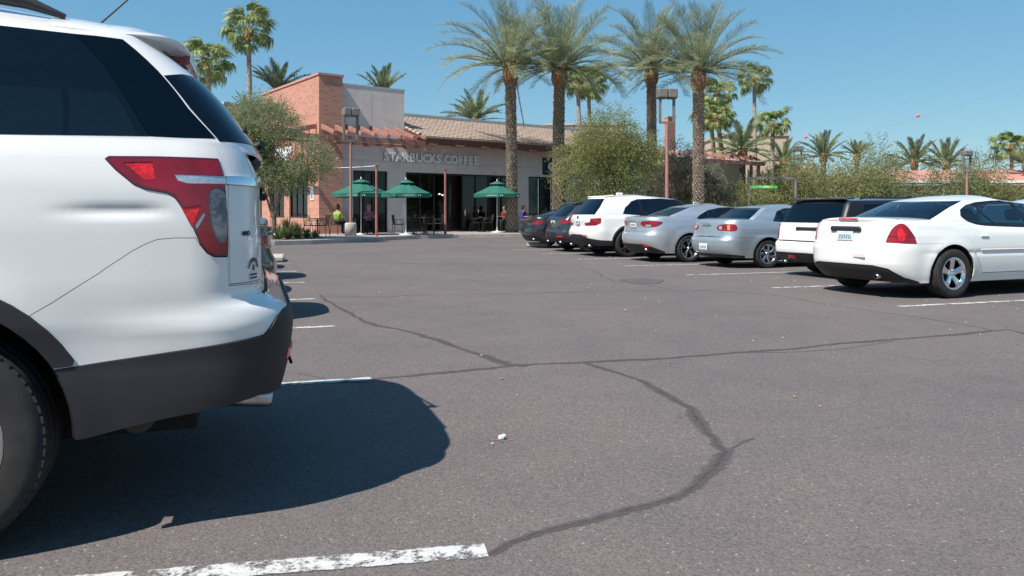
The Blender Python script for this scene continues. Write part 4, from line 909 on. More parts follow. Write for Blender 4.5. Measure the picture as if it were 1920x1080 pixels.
# small dark hatchback and the far dark sedan
L = 4.3
dh = dict(bm_); dh.update(L=L, w=1.80, zt=1.05, zb=1.0, zh=.80, zr=1.47, WR=.85, WF=.85+2.6, R=.34, ar=.39, paint='charcoal', xB=2.3, xF=3.2, grid=.09, archtrim=False,
    top=[(0, 1.055), (1.2, 1.03), (3, 1.0), (L-1.4, .98), (L-.5, .90), (L, .82)], xr=[(.3, .14), (.45, .02), (.6, 0), (.68, .05), (.8, .08), (1.0, .09), (1.06, .13)],
    xrg=[(.96, .08), (1.05, .15), (1.3, .42), (1.45, .62), (1.52, .74)], xfg=[(.94, -1.1), (1.2, -1.5), (1.5, -2.1)], gz0=.97, zw0=.99,
    extra=[('lamp', smooth_poly([(.24, 1.0), (.15, .86), (-.2, .84), (-.36, .88), (-.36, .97), (0, 1.01)], 1), .004, ('taillight', 'red', 'sep', .01, .02)), ('refl', [(-.1, .50), (-.1, .45), (-.4, .45), (-.4, .50)], .002, ('bumper_reflector', 'redbright', 'sep', .006, .01))],
    trunk=[(-.20, 1.3), (-.20, .70), (-2, .70), (-2, 1.3)], sidewin=[[(.80, 1.10), (1.05, 1.34), (1.30, 1.37), (1.34, 1.05)], [(1.38, 1.05), (1.34, 1.37), (2.2, 1.40), (2.26, 1.02)], [(2.32, 1.02), (2.26, 1.40), (2.7, 1.36), (3.2, 1.04)]],
    rearwin=[(-.10, 1.08), (-.06, 1.25), (-.12, 1.40)], plate=(-.0, 0, .87), rs=1.5, fs=2.5, glass='privacy', pipes=[-.5, .5])
car6, B6, G6 = make_car(dh)
b = MB(); b.box((.66, 0, 1.485), (.28, 1.1, .035), ry=-.10, bevel=.018); b.build('roof_spoiler', M['charcoal'], car6)
place(car6, gp(1178, 482)+(aisle(.05, 2.4)), .85, .90, CARH+R(1), .93, 'dark hatchback with bright red lamps, half hidden left of the white SUV')
L = 4.8
dsn = dict(ki); dsn.update(L=L, w=1.84, zr=1.34, WR=1.08, WF=1.08+2.76, paint='blackpaint', grid=.09, xB=2.5, xF=3.5,
    xrg=[(.92, .36), (1.08, .52), (1.2, .92), (1.32, 1.36), (1.40, 1.72)],
    top=[(0, 1.03), (.6, 1.05), (1.3, 1.01), (2.2, .965), (L-1.5, .95), (L-.9, .86), (L-.2, .74), (L, .70)],
    extra=[('lamp', smooth_poly([(.28, .90), (.12, .79), (-.2, .78), (-.36, .82), (-.36, .92), (.05, .94)], 1), .004, ('taillight', 'red', 'sep', .01, .02))], sub=[], rimmat='alloy', valmat='blackplastic')
car7, B7, G7 = make_car(dsn)
b = MB(); b.box((-.05, 0, .955), (.03, .9, .03), bevel=.008); b.build('chrome_strip', M['chrome'], car7)
place(car7, gp(1178, 482)+(aisle(.35, 4.8)), 1.08, .92, CARH+R(1), .93, 'black sedan with long sloping rear glass, farthest car of the right-hand row')
# ---------------------------------------------------------------- vegetation
def leaf_mat(name, c1, c2, c3=None, transl=.35, rough=.55):
    m = bpy.data.materials.new(name); m.use_nodes = True; nt = m.node_tree; nt.nodes.clear(); N = nt.nodes.new; Lk = nt.links.new
    g = N('ShaderNodeNewGeometry'); r = N('ShaderNodeValToRGB'); e = r.color_ramp.elements; e[0].color = (*c1, 1); e[1].color = (*c2, 1)
    if c3: q = e.new(.9); q.color = (*c2, 1); e[len(e)-1].color = (*c3, 1)
    Lk(g.outputs['Random Per Island'], r.inputs[0])
    tc = N('ShaderNodeTexCoord'); n = N('ShaderNodeTexNoise'); n.inputs['Scale'].default_value = .9; n.inputs['Detail'].default_value = 3; Lk(tc.outputs['Object'], n.inputs['Vector'])
    rr = N('ShaderNodeValToRGB'); rr.color_ramp.elements[0].position = .35; rr.color_ramp.elements[0].color = (.72, .74, .7, 1); rr.color_ramp.elements[1].position = .65; rr.color_ramp.elements[1].color = (1.2, 1.18, 1.05, 1); Lk(n.outputs['Fac'], rr.inputs[0])
    mx = N('ShaderNodeMix'); mx.data_type = 'RGBA'; mx.blend_type = 'MULTIPLY'; mx.inputs[0].default_value = 1; Lk(r.outputs[0], mx.inputs[6]); Lk(rr.outputs[0], mx.inputs[7])
    p = N('ShaderNodeBsdfPrincipled'); p.inputs['Roughness'].default_value = rough; p.inputs['Specular IOR Level'].default_value = .35; Lk(mx.outputs[2], p.inputs['Base Color'])
    t = N('ShaderNodeBsdfTranslucent'); Lk(mx.outputs[2], t.inputs[0]); s = N('ShaderNodeMixShader'); s.inputs[0].default_value = transl
    Lk(p.outputs[0], s.inputs[1]); Lk(t.outputs[0], s.inputs[2]); o = N('ShaderNodeOutputMaterial'); Lk(s.outputs[0], o.inputs[0]); return m
M['datefrond'] = leaf_mat('date palm leaflets', (.20, .23, .14), (.41, .44, .29), (.60, .56, .36), .45, .5)
M['datefar'] = leaf_mat('far date palm leaflets', (.15, .19, .11), (.31, .36, .21), (.46, .46, .27), .4)
M['fanfrond'] = leaf_mat('fan palm leaves', (.14, .19, .075), (.32, .38, .16), (.55, .53, .26), .4, .5)
M['olive'] = leaf_mat('olive leaves', (.19, .22, .12), (.34, .37, .21), (.44, .46, .29), .4)
M['mesq'] = leaf_mat('mesquite leaves', (.18, .20, .08), (.34, .355, .15), (.46, .44, .21), .5)
M['hedge'] = leaf_mat('dusty tree leaves', (.17, .19, .08), (.38, .38, .17), (.54, .47, .24), .5)
M['hedge2'] = leaf_mat('grey green tree leaves', (.17, .20, .11), (.36, .38, .21), (.48, .46, .27), .5)
M['agave'] = leaf_mat('agave leaves', (.10, .15, .06), (.24, .29, .13), (.38, .36, .2), .2)
M['dryleaf'] = leaf_mat('dry brown leaves', (.30, .23, .16), (.50, .40, .28), (.45, .44, .22), .5)
M['stuccolight'] = mat('light grey stucco', (.36, .33, .31), .92, noise_amt=.06); M['redwall'] = mat('red brick wall far', (.38, .17, .12), .9, noise_amt=.1); M['redroof'] = mat('red roof far', (.50, .22, .17), .85, noise_amt=.12, noise_scale=2)
M['whitefascia'] = mat('white fascia', (.8, .75, .68), .7); M['neon'] = mat('bright green banner', (.10, .62, .06), .6); M['ballred'] = mat('marker red', (.75, .16, .16), .6)
M['bark'] = mat('palm bark', (.13, .095, .07), .95, noise_amt=.35, noise_scale=7, bump=.6, bump_scale=30, bdist=.02)
M['scale'] = mat('palm leaf bases', (.42, .33, .255), .9, col2=(.20, .145, .105), noise_scale=11)
M['boot'] = mat('fresh palm boots', (.42, .22, .11), .85, col2=(.18, .09, .05), noise_scale=11)
M['fanbark'] = mat('fan palm bark', (.34, .26, .20), .95, noise_amt=.3, noise_scale=5, bump=.5, bump_scale=25, bdist=.02)
M['wood'] = mat('tree bark', (.16, .12, .09), .95, noise_amt=.3, noise_scale=8, bump=.5, bump_scale=30, bdist=.02)
M['rachis'] = mat('palm leaf stem', (.30, .30, .15), .7)

def frond_mesh(Lr, droop, seed, nl=52, ll=.52, lw=.034, name='frond', mat_='datefrond'):
    """pinnate leaf: leaves the origin along +x, arching down"""
    r_ = random.Random(seed); b = MB(); pts = []; x = z = 0; a = 0; n = 14
    for i in range(n+1):
        pts.append(Vector((x, 0, z))); t = i/n; a = -droop*(t**1.7); x += Lr/n*math.cos(a); z += Lr/n*math.sin(a)
    b.tube(pts, [.030*(1-t/n)+.005 for t in range(n+1)], 4, False)
    nst = len(b.f)
    for i in range(nl):
        t = .16+.84*(i+.5)/nl; k = min(n-1, int(t*n)); f = t*n-k; p = pts[k].lerp(pts[k+1], f); d = (pts[k+1]-pts[k]).normalized(); up = Vector((-d.z, 0, d.x))
        l = ll*(.45+.75*math.sin(min(1, t*1.15)*math.pi*.62))*(1-.45*max(0, t-.75)/.25)
        for s in (-1, 1):
            fw = .55+.55*t+r_.uniform(-.14, .14); lift = r_.uniform(.05, .55)
            dr = (d*fw+Vector((0, s, 0))*.85+up*lift).normalized(); q = p+dr*l*r_.uniform(.82, 1.1); q.z -= .10*l*r_.uniform(.3, 1.6)
            mid = p.lerp(q, .5)+up*.03; w = lw*r_.uniform(.7, 1.2); wv = d*w
            b.add([p-wv*.4, p+wv*.4, mid+wv*.5, mid-wv*.5, q], [(0, 1, 2, 3), (3, 2, 4)])
    me = b.mesh(name, M[mat_]); return me
def fan_mesh(Lp, rad, seed, ns=30, name='frond'):
    """fan leaf: stem along +x then a pleated fan whose tips hang"""
    r_ = random.Random(seed); b = MB(); c = Vector((Lp, 0, -.08*Lp)); b.tube([(0, 0, 0), (Lp*.5, 0, .03), c], [.025, .018, .012], 4, False)
    for i in range(ns):
        an = R(-118+236*(i+.5)/ns); l = rad*(.75+.25*math.cos(an*.7))*r_.uniform(.85, 1.1); d = Vector((math.cos(an), math.sin(an), r_.uniform(-.05, .12))).normalized(); sd = Vector((-math.sin(an), math.cos(an), 0))
        w = l*.058; m1 = c+d*l*.55; tip = c+d*l*.80; tip.z -= l*r_.uniform(.30, .75); m1.z += .02
        b.add([c, m1-sd*w, m1+sd*w, tip-sd*w*.35, tip+sd*w*.35], [(0, 1, 2), (1, 3, 4, 2)])
    return b.mesh(name, M['fanfrond'])
DATE = [frond_mesh(3.6+.3*(i % 3), (.5, .8, 1.15, .65, .95, 1.3)[i], 20+i) for i in range(6)]
DATEFAR = [frond_mesh(2.6+.25*(i % 2), (.22, .5, .85, .38)[i], 40+i, 30, .42, .095, mat_='datefar') for i in range(4)]
FAN = [fan_mesh(1.0+.14*i, .82, 60+i) for i in range(4)]

def put_fronds(root, meshes, top, n, el0, el1, seed, sc=1.0, r0=.12, bias=1.0, azs=None):
    r_ = random.Random(seed); ga = 2.39996
    for i in range(n):
        t = (i+.5)/n; el = R(el1+(el0-el1)*(1-t**bias)+r_.uniform(-6, 6)); az = i*ga+r_.uniform(-.25, .25)
        o = bpy.data.objects.new('frond', meshes[(i+r_.randrange(2)) % len(meshes)]); COL.objects.link(o); o.parent = root
        o.location = top+Vector((math.cos(az)*r0, math.sin(az)*r0, r_.uniform(-.15, .15)-.25*t)); o.rotation_euler = (r_.uniform(-.4, .4), -el, az); s = sc*r_.uniform(.85, 1.1); o.scale = (s, s, s)

def date_palm(loc, ht, r, label, seed, lean=(0, 0), crown_s=1.0, group='tall date palms in front of the shops'):
    root = tag(empty('date_palm', loc), label, 'palm tree', group); r_ = random.Random(seed)
    ax = lambda t: Vector((lean[0]*t*t, lean[1]*t*t, ht*t)); hb = 1-.85/ht
    rad = lambda t: r*(1.28-.9*min(t*ht, .55)/1.9 if t*ht < .55 else 1.02-.10*t)
    b = MB(); b.tube([ax(t) for t in np.linspace(0, hb, 16)], [rad(t) for t in np.linspace(0, hb, 16)], 16, False); b.build('trunk', M['bark'], root)
    s = MB(); z = .05; row = 0
    while z < ht*hb-.05:                              # spiral of cut leaf bases
        t = z/ht; n = 11
        for k in range(n):
            q = 2*math.pi*(k+.5*(row % 2))/n+row*.09; c = ax(t); rr = rad(t)-.01; w = rr*.50; h = .125*r_.uniform(.8, 1.2); o_ = .055*r_.uniform(.6, 1.4)
            e = Vector((math.cos(q), math.sin(q), 0)); f = Vector((-math.sin(q), math.cos(q), 0)); u = Vector((0, 0, 1))
            s.add([c+e*rr-f*w*.5, c+e*rr+f*w*.5, c+e*(rr+o_)+f*w*.32+u*h*.75, c+e*(rr+o_)-f*w*.32+u*h*.75, c+e*rr+u*h*1.1], [(0, 1, 2, 3), (3, 2, 4), (0, 3, 4), (1, 4, 2)])
        z += .098; row += 1
    tag(s.build('leaf_base', M['scale'], root), kind='stuff')
    s = MB(); c0 = ax(hb)
    s.lathe([(r*1.0, -.05), (r*1.35, .1), (r*1.55, .30), (r*1.45, .55), (r*1.0, .85), (r*.5, 1.15)], 16, Matrix.Translation(c0))
    for i in range(120):                              # swollen boots under the crown
        t = i/120; q = i*2.39996; zz = .02+t*1.0; rr = r*(1.05+.5*math.sin(min(1, t*1.25)*math.pi)**.8)*(1-.30*t); e = Vector((math.cos(q), math.sin(q), 0)); f = Vector((-math.sin(q), math.cos(q), 0)); w = .075; h = .20+.12*t; o_ = .07
        c = c0+e*rr*.9+Vector((0, 0, zz-.08)); s.add([c-f*w, c+f*w, c+e*o_+f*w*.6+Vector((0, 0, h)), c+e*o_-f*w*.6+Vector((0, 0, h)), c+Vector((0, 0, h))], [(0, 1, 2, 3), (3, 2, 4), (0, 3, 4), (1, 4, 2)])
    tag(s.build('boot_bulge', M['boot'], root))
    put_fronds(root, DATE, ax(1)+Vector((0, 0, .05)), 64, -4, 88, seed, crown_s, r*.6, 1.25)
    return root
def far_date_palm(loc, ht, label, seed, sc=1.0, n=26, el0=-10):
    root = tag(empty('date_palm', loc), label, 'palm tree', 'smaller palms in the background')
    b = MB(); b.tube([(0, 0, 0), (.02, 0, ht*.5), (0, 0, ht-.3)], [.24, .20, .21], 10); b.build('trunk', M['bark'], root)
    b = MB(); b.lathe([(.22, ht-.7), (.34, ht-.45), (.34, ht-.2), (.15, ht+.2)], 12); b.build('boot_bulge', M['boot'], root)
    put_fronds(root, DATEFAR, Vector((0, 0, ht)), int(n*1.2), el0+8, 86, seed, sc*.88, .12, 1.2); return root
def fan_palm(loc, ht, label, seed, sc=1.0, n=34, lean=(0, 0), r=.17):
    root = tag(empty('fan_palm', loc), label, 'palm tree', 'tall fan palms in the background'); r_ = random.Random(seed)
    pts = [Vector((lean[0]*t*t, lean[1]*t*t, ht*t)) for t in np.linspace(0, 1, 10)]
    b = MB(); b.tube(pts, [r*(1.35-.5*t) for t in np.linspace(0, 1, 10)], 10, False); b.build('trunk', M['fanbark'], root)
    b = MB(); top = pts[-1]; b.lathe([(r*.9, -.9*sc), (r*1.7, -.6*sc), (r*2.3, -.3*sc), (r*1.8, .05), (r*.5, .25)], 12, Matrix.Translation(top))
    for i in range(26):
        q = i*2.4; rr = r*1.9; b.box(top+Vector((math.cos(q)*rr, math.sin(q)*rr, -.75*sc+.025*i*sc)), (.05, .09, .3), rz=q, ry=-.25)
    b.build('boot_bulge', M['boot'], root)
    put_fronds(root, FAN, top+Vector((0, 0, .1)), n, -48, 80, seed, sc, .08, 1.0); return root

def crown_mesh(blobs, n, ls, seed, m, droop=.3, aspect=2.2, name='crown', gaps=()):
    """many small leaves gathered in twigs that fill the blobs (centre, radii)"""
    r_ = random.Random(seed); b = MB(); tot = sum(q[1][0]*q[1][1]*q[1][2] for q in blobs)
    for c, rd in blobs:
        k = int(n*rd[0]*rd[1]*rd[2]/tot/9)
        for i in range(k):
            d = Vector((r_.gauss(0, 1), r_.gauss(0, 1), r_.gauss(0, 1))).normalized(); t = r_.random()**.36
            nz = noise.noise(Vector((d.x*1.9, d.y*1.9, d.z*1.9))+Vector(c))*.34+noise.noise(Vector((d.x*4.5, d.y*4.5, d.z*4.5))+Vector(c))*.24
            p = Vector((c[0]+d.x*rd[0]*t*(1+nz), c[1]+d.y*rd[1]*t*(1+nz), c[2]+d.z*rd[2]*t*(1+nz)))
            if any(((p.x-g[0])/g[3])**2+((p.y-g[1])/g[4])**2+((p.z-g[2])/g[5])**2 < 1 for g in gaps): continue
            tw = (d+Vector((r_.uniform(-.7, .7), r_.uniform(-.7, .7), r_.uniform(-.5, .5)-droop))).normalized()
            for j in range(9):
                q = p+tw*ls*(j*.75)+Vector((r_.uniform(-1, 1), r_.uniform(-1, 1), r_.uniform(-1, 1)))*ls*.7; u = (tw+Vector((r_.uniform(-1, 1), r_.uniform(-1, 1), r_.uniform(-1, 1)))*.8).normalized(); v = u.cross(Vector((r_.uniform(-1, 1), r_.uniform(-1, 1), r_.uniform(-1, 1)))).normalized()
                l = ls*r_.uniform(.6, 1.3); w = l/aspect
                b.add([q, q+u*l*.5+v*w*.5, q+u*l, q+u*l*.5-v*w*.5], [(0, 1, 2, 3)])
    return b.mesh(name, m)
def tree(loc, label, blobs, n, ls, m, seed, trunk, group=None, droop=.3, aspect=2.2, cat='tree', name='tree', bark='wood', twigs=60, gaps=()):
    root = tag(empty(name, loc), label, cat, group); r_ = random.Random(seed); b = MB()
    for pts, r0, r1 in trunk:
        k = len(pts); b.tube(pts, [r0+(r1-r0)*i/(k-1) for i in range(k)], 8)
        tip = Vector(pts[-1])
        for j in range(4):
            c, rd = blobs[r_.randrange(len(blobs))]; e = Vector(c)+Vector((r_.uniform(-.5, .5)*rd[0], r_.uniform(-.5, .5)*rd[1], r_.uniform(-.3, .4)*rd[2])); mid = tip.lerp(e, .5)+Vector((r_.uniform(-.2, .2), r_.uniform(-.2, .2), .15)); b.tube([tip, mid, e], [r1*.9, r1*.6, r1*.2], 6)
    for j in range(twigs):
        c, rd = blobs[r_.randrange(len(blobs))]; d = Vector((r_.gauss(0, 1), r_.gauss(0, 1), r_.gauss(0, .8))).normalized(); e = Vector((c[0]+d.x*rd[0]*.9, c[1]+d.y*rd[1]*.9, c[2]+d.z*rd[2]*.9)); b.tube([Vector(c)+d*.2, Vector(c).lerp(e, .6)+Vector((0, 0, .1)), e], [.022, .014, .005], 4, False)
    b.build('trunk', M[bark], root); link('crown', crown_mesh(blobs, n, ls, seed+1, M[m], droop, aspect, 'crown', gaps), root); return root
# ---------------------------------------------------------------- the coffee shop building
BA = R(53.4); BU = Vector((math.sin(BA), math.cos(BA), 0)); BV = Vector((math.cos(BA), -math.sin(BA), 0)); BO = Vector((-5.3, 37.5, 0))
def bpnt(u, v, z=0): return BO+BU*u+BV*v+Vector((0, 0, z))
BM = Matrix(((BU.x, BV.x, 0, BO.x), (BU.y, BV.y, 0, BO.y), (0, 0, 1, 0), (0, 0, 0, 1)))   # (u, v, z) -> world, mirrored handedness is fixed per mesh
def uof(px, v=0):
    k = (px-960)/FOC; return (k*(BO.y+BV.y*v)-(BO.x+BV.x*v))/(BU.x-k*BU.y)
def brick_mat():
    m = bpy.data.materials.new('brick'); m.use_nodes = True; nt = m.node_tree; N = nt.nodes.new; Lk = nt.links.new; b = nt.nodes['Principled BSDF']; b.inputs['Roughness'].default_value = .9
    tc = N('ShaderNodeTexCoord'); sx = N('ShaderNodeSeparateXYZ'); Lk(tc.outputs['Object'], sx.inputs[0]); ad = N('ShaderNodeMath'); Lk(sx.outputs[0], ad.inputs[0]); Lk(sx.outputs[1], ad.inputs[1]); cb = N('ShaderNodeCombineXYZ'); Lk(ad.outputs[0], cb.inputs[0]); Lk(sx.outputs[2], cb.inputs[1])
    t = N('ShaderNodeTexBrick'); t.inputs['Scale'].default_value = 1; t.inputs['Brick Width'].default_value = .30; t.inputs['Row Height'].default_value = .095; t.inputs['Mortar Size'].default_value = .010; t.inputs['Mortar Smooth'].default_value = .2
    t.inputs['Color1'].default_value = (.52, .235, .165, 1); t.inputs['Color2'].default_value = (.37, .155, .108, 1); t.inputs['Mortar'].default_value = (.50, .335, .27, 1); t.inputs['Bias'].default_value = -.2; Lk(cb.outputs[0], t.inputs['Vector'])
    n = N('ShaderNodeTexNoise'); n.inputs['Scale'].default_value = 1.2; n.inputs['Detail'].default_value = 4; Lk(tc.outputs['Object'], n.inputs['Vector']); r = N('ShaderNodeValToRGB'); r.color_ramp.elements[0].color = (.84, .84, .84, 1); r.color_ramp.elements[1].color = (1.15, 1.12, 1.1, 1); Lk(n.outputs['Fac'], r.inputs[0])
    mx = N('ShaderNodeMix'); mx.data_type = 'RGBA'; mx.blend_type = 'MULTIPLY'; mx.inputs[0].default_value = 1; Lk(t.outputs['Color'], mx.inputs[6]); Lk(r.outputs[0], mx.inputs[7]); Lk(mx.outputs[2], b.inputs['Base Color'])
    bp = N('ShaderNodeBump'); bp.inputs['Strength'].default_value = .5; bp.inputs['Distance'].default_value = .01; bp.invert = True; Lk(t.outputs['Fac'], bp.inputs['Height']); Lk(bp.outputs[0], b.inputs['Normal']); return m
M['brick'] = brick_mat()
M['brickcap'] = mat('brick coping', (.50, .25, .21), .85, noise_amt=.12, noise_scale=6)
M['stucco'] = mat('grey stucco', (.72, .61, .565), .92, noise_amt=.07, noise_scale=2.5, bump=.25, bump_scale=90)
M['stuccocap'] = mat('pale coping', (.46, .44, .42), .85, noise_amt=.08)
M['beige'] = mat('beige stucco', (.50, .40, .29), .92, noise_amt=.08, noise_scale=1.5, bump=.2, bump_scale=60)
M['redwood'] = mat('red stained timber', (.34, .155, .115), .75, noise_amt=.22, noise_scale=5, bump=.3, bump_scale=40)
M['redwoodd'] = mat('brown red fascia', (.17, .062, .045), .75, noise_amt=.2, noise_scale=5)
M['tile'] = mat('clay roof tile', (.44, .34, .27), .85, col2=(.30, .215, .165), noise_scale=5)
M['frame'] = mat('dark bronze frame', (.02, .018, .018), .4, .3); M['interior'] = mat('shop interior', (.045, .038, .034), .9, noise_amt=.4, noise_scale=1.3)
M['shopglass'] = glass_mat('shop glass', (.50, .56, .56), (1, 1, 1), 1.38); M['shade'] = mat('window shade', (.24, .28, .29), .9)
M['signwhite'] = mat('sign letters', (.88, .88, .88), .5); M['signside'] = mat('sign letter sides', (.30, .30, .30), .6)
M['fixture'] = mat('bronze lamp housing', (.17, .155, .14), .55, noise_amt=.12); M['pole'] = mat('dusty red pole', (.36, .17, .14), .6, noise_amt=.12, noise_scale=3); M['poledark'] = mat('weathered red post', (.30, .12, .09), .7, noise_amt=.25, noise_scale=6)
def bbox(b, u0, u1, v0, v1, z0, z1, **k):
    """box given in building coordinates"""
    b.box(bpnt((u0+u1)/2, (v0+v1)/2, (z0+z1)/2), (abs(u1-u0), abs(v1-v0), abs(z1-z0)), rz=math.pi/2-BA, **k)
shop = tag(empty('shop_building', BO, math.pi/2-BA), 'grey stucco and red brick coffee shop with tile roof and trellis', 'building')
def part(b, name, m, parent=None):
    o = b.build(name, m); me = o.data; me.transform(Matrix.Translation(BO).inverted()); me.transform(Matrix.Rotation(-(math.pi/2-BA), 4, 'Z')); o.parent = parent or shop; return o
U0, U1 = uof(598, .5), uof(634); TV = .5
# brick tower with its blade wall running back
b = MB(); bbox(b, U0, U1, TV-7.6, TV, 0.12, 7.32); 
# openings on the left face are real recesses: build that face from pieces instead
b = MB()
bbox(b, U0, U1, TV-1.35, TV, .12, 7.32); bbox(b, U0, U1, -7.2, TV-1.35, 3.1, 7.32); bbox(b, U0, U1, -3.9, -3.2, .12, 3.1); bbox(b, U0, U1, -7.2, -5.9, .12, 3.1); bbox(b, U0+.03, U1, -3.2, TV-1.35, .12, .85); bbox(b, U0+.03, U1, -5.9, -3.9, .12, .85)
part(b, 'brick_wall', M['brick'])
b = MB(); bbox(b, U0-.05, U1+.05, TV-7.7, TV+.05, 7.323, 7.42); part(b, 'coping', M['brickcap'])
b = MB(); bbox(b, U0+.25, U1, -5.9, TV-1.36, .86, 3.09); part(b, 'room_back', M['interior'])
for v0, v1 in ((-3.2, TV-1.35), (-5.9, -3.9)):
    fr = MB(); n = 3 if v0 > -3.5 else 2
    for i in range(n+1): v = v0+(v1-v0)*i/n; bbox(fr, U0+.06, U0+.14, v-.04, v+.04, .85, 3.1)
    bbox(fr, U0+.065, U0+.135, v0, v1, .851, .93); bbox(fr, U0+.065, U0+.135, v0, v1, 3.02, 3.099); f = part(fr, 'window', M['frame'])
    for i in range(n):
        g = MB(); bbox(g, U0+.095, U0+.105, v0+(v1-v0)*i/n+.04, v0+(v1-v0)*(i+1)/n-.04, .93, 3.02); o = part(g, 'pane', M['shopglass'], f)
# grey stucco front
def wall_piece(u0, u1, z0, z1, v1=0, v0=-.3, m='stucco', name='wall'):
    b = MB(); bbox(b, u0, u1, v0, v1, z0, z1); return part(b, name, M[m])
UE = uof(1232)
W = [(uof(662), uof(727)), (uof(761), uof(966)), (uof(991), uof(1062))]; ZT = 3.1
wall_piece(U1+.002, .0, 3.9, 7.05); wall_piece(U1+.002, .0, ZT, 3.898, .0); wall_piece(.002, UE, ZT, 4.75)
edges = [U1+.002]+[e for w_ in W for e in w_]+[UE]
for i in range(0, len(edges), 2): wall_piece(edges[i], edges[i+1], .12, ZT-.002)
b = MB(); bbox(b, U1+.01, .03, -.4, .014, 7.052, 7.15); part(b, 'coping', M['stuccocap'])
b = MB(); bbox(b, -.28, 0, -4.5, -.31, 4.6, 7.05); part(b, 'parapet_return', M['stucco'])
for z in (3.56, 3.60): 
    b = MB(); bbox(b, U1+.03, UE-.02, .001, .004, z, z+.012); part(b, 'control_joint', M['stuccocap'])
for u in (uof(696), uof(975)):
    b = MB(); bbox(b, u, u+.015, .001, .003, 4.76 if u < 0 else 3.2, 7.0 if u < 0 else 4.5); part(b, 'control_joint', M['stuccocap'])
# interior behind the glass
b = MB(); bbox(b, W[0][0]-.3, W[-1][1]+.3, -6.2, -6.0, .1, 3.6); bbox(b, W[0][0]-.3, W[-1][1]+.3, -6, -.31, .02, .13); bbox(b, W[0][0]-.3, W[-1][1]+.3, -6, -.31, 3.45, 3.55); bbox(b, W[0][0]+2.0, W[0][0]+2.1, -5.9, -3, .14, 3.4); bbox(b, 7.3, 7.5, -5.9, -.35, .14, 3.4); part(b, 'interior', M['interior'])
b = MB(); r_ = random.Random(11)
for i in range(9): u = W[1][0]+.5+i*.75; bbox(b, u, u+r_.uniform(.3, .6), -3.5-r_.random()*1.5, -3, .14, r_.uniform(.9, 2.1))
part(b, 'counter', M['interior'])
b = MB()
for u, v, z in ((W[1][0]+3.5, -2.6, 2.1), (W[1][0]+3.75, -2.7, 2.05), (W[1][0]+.9, -3, 1.25), (W[0][0]+1.2, -1.6, 1.95)): b.lathe([(0, .06), (.06, .03), (.07, 0), (0, -.01)], 10, Matrix.Translation(bpnt(u, v, z)))
part(b, 'pendant_lamp', mat('lit pendant', (1, .9, .7), .5, emit=(1, .82, .6), emit_s=6))
# glazing with mullions and panes
def glaze(u0, u1, ns, z0=.16, z1=ZT, mid=None, shade=False, doors=()):
    f = MB()
    for i in range(ns+1): u = u0+(u1-u0)*i/ns; bbox(f, u-.035, u+.035, -.20, -.10, z0, z1-.003)
    bbox(f, u0, u1, -.195, -.105, z0-.04, z0+.06); bbox(f, u0, u1, -.195, -.105, z1-.09, z1-.004)
    if mid: bbox(f, u0, u1, -.19, -.11, mid, mid+.06)
    fr = part(f, 'window', M['frame'])
    for i in range(ns):
        a, c = u0+(u1-u0)*i/ns+.035, u0+(u1-u0)*(i+1)/ns-.035
        g = MB(); bbox(g, a, c, -.155, -.145, z0+.06, z1-.09); part(g, 'pane', M['shopglass'], fr)
        if shade: g = MB(); bbox(g, a, c, -.30, -.28, z0+.5, z1-.09); part(g, 'blind', M['shade'], fr)
        elif i in doors: g = MB(); bbox(g, a+.1, a+.13, -.10, -.06, .95, 1.25); part(g, 'handle', M['chrome'], fr)
glaze(W[0][0], W[0][1], 3); glaze(W[1][0], W[1][1], 8, doors=(4, 5)); glaze(W[2][0], W[2][1], 3, shade=True)
# tile roof, fascia and rafter tails
b = MB(); EV, EZ, RV, RZ = 1.40, 4.74, -3.4, 6.28; nu = int((UE+.2-.1)/.045); nr = 13; vs = []; fs = []
prof = []
for j in range(nr):
    for t in (0, .98): prof.append((j+t, (1-t)*.045))
for j, (q, dz) in enumerate(prof):
    t = q/nr
    for i in range(nu+1):
        u = .1+i*.045; vs.append(bpnt(u, EV+(RV-EV)*t, EZ+(RZ-EZ)*t+dz+.035*abs(math.sin(math.pi*u/.26))))
for j in range(len(prof)-1):
    for i in range(nu): fs.append((j*(nu+1)+i, j*(nu+1)+i+1, (j+1)*(nu+1)+i+1, (j+1)*(nu+1)+i))
b.add(vs, fs); tag(part(b, 'roof_tile', M['tile']), kind='stuff')
rt = MB(); rt.tube([(-.17, 0, 0), (.19, 0, 0)], [.095, .075], 10); tm = rt.mesh('rake_tile', M['tile'])
sl = math.atan2(RZ-EZ, EV-RV)
for i in range(13):
    t = (i+.45)/13; o = link('roof_tile', tm, shop); o.location = (.10, -(EV+(RV-EV)*t), EZ+(RZ-EZ)*t+.09); o.rotation_euler = (0, -sl+.08, math.pi/2)
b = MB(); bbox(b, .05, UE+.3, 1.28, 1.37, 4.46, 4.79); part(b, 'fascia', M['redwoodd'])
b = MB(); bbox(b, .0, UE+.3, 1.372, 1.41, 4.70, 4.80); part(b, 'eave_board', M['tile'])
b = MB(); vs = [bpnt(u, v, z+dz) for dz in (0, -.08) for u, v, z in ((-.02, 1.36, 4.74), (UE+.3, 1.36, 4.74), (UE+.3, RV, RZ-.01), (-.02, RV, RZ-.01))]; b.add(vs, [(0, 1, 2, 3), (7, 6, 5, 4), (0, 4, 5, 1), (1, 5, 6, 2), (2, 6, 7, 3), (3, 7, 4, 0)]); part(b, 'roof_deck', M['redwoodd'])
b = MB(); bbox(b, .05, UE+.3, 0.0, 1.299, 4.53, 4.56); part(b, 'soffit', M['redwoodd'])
for i in range(14):
    b = MB(); u = .6+i*1.55
    if u < UE: bbox(b, u, u+.45, .9, 1.42, 4.38, 4.44); part(b, 'rafter_tail', M['redwood'])
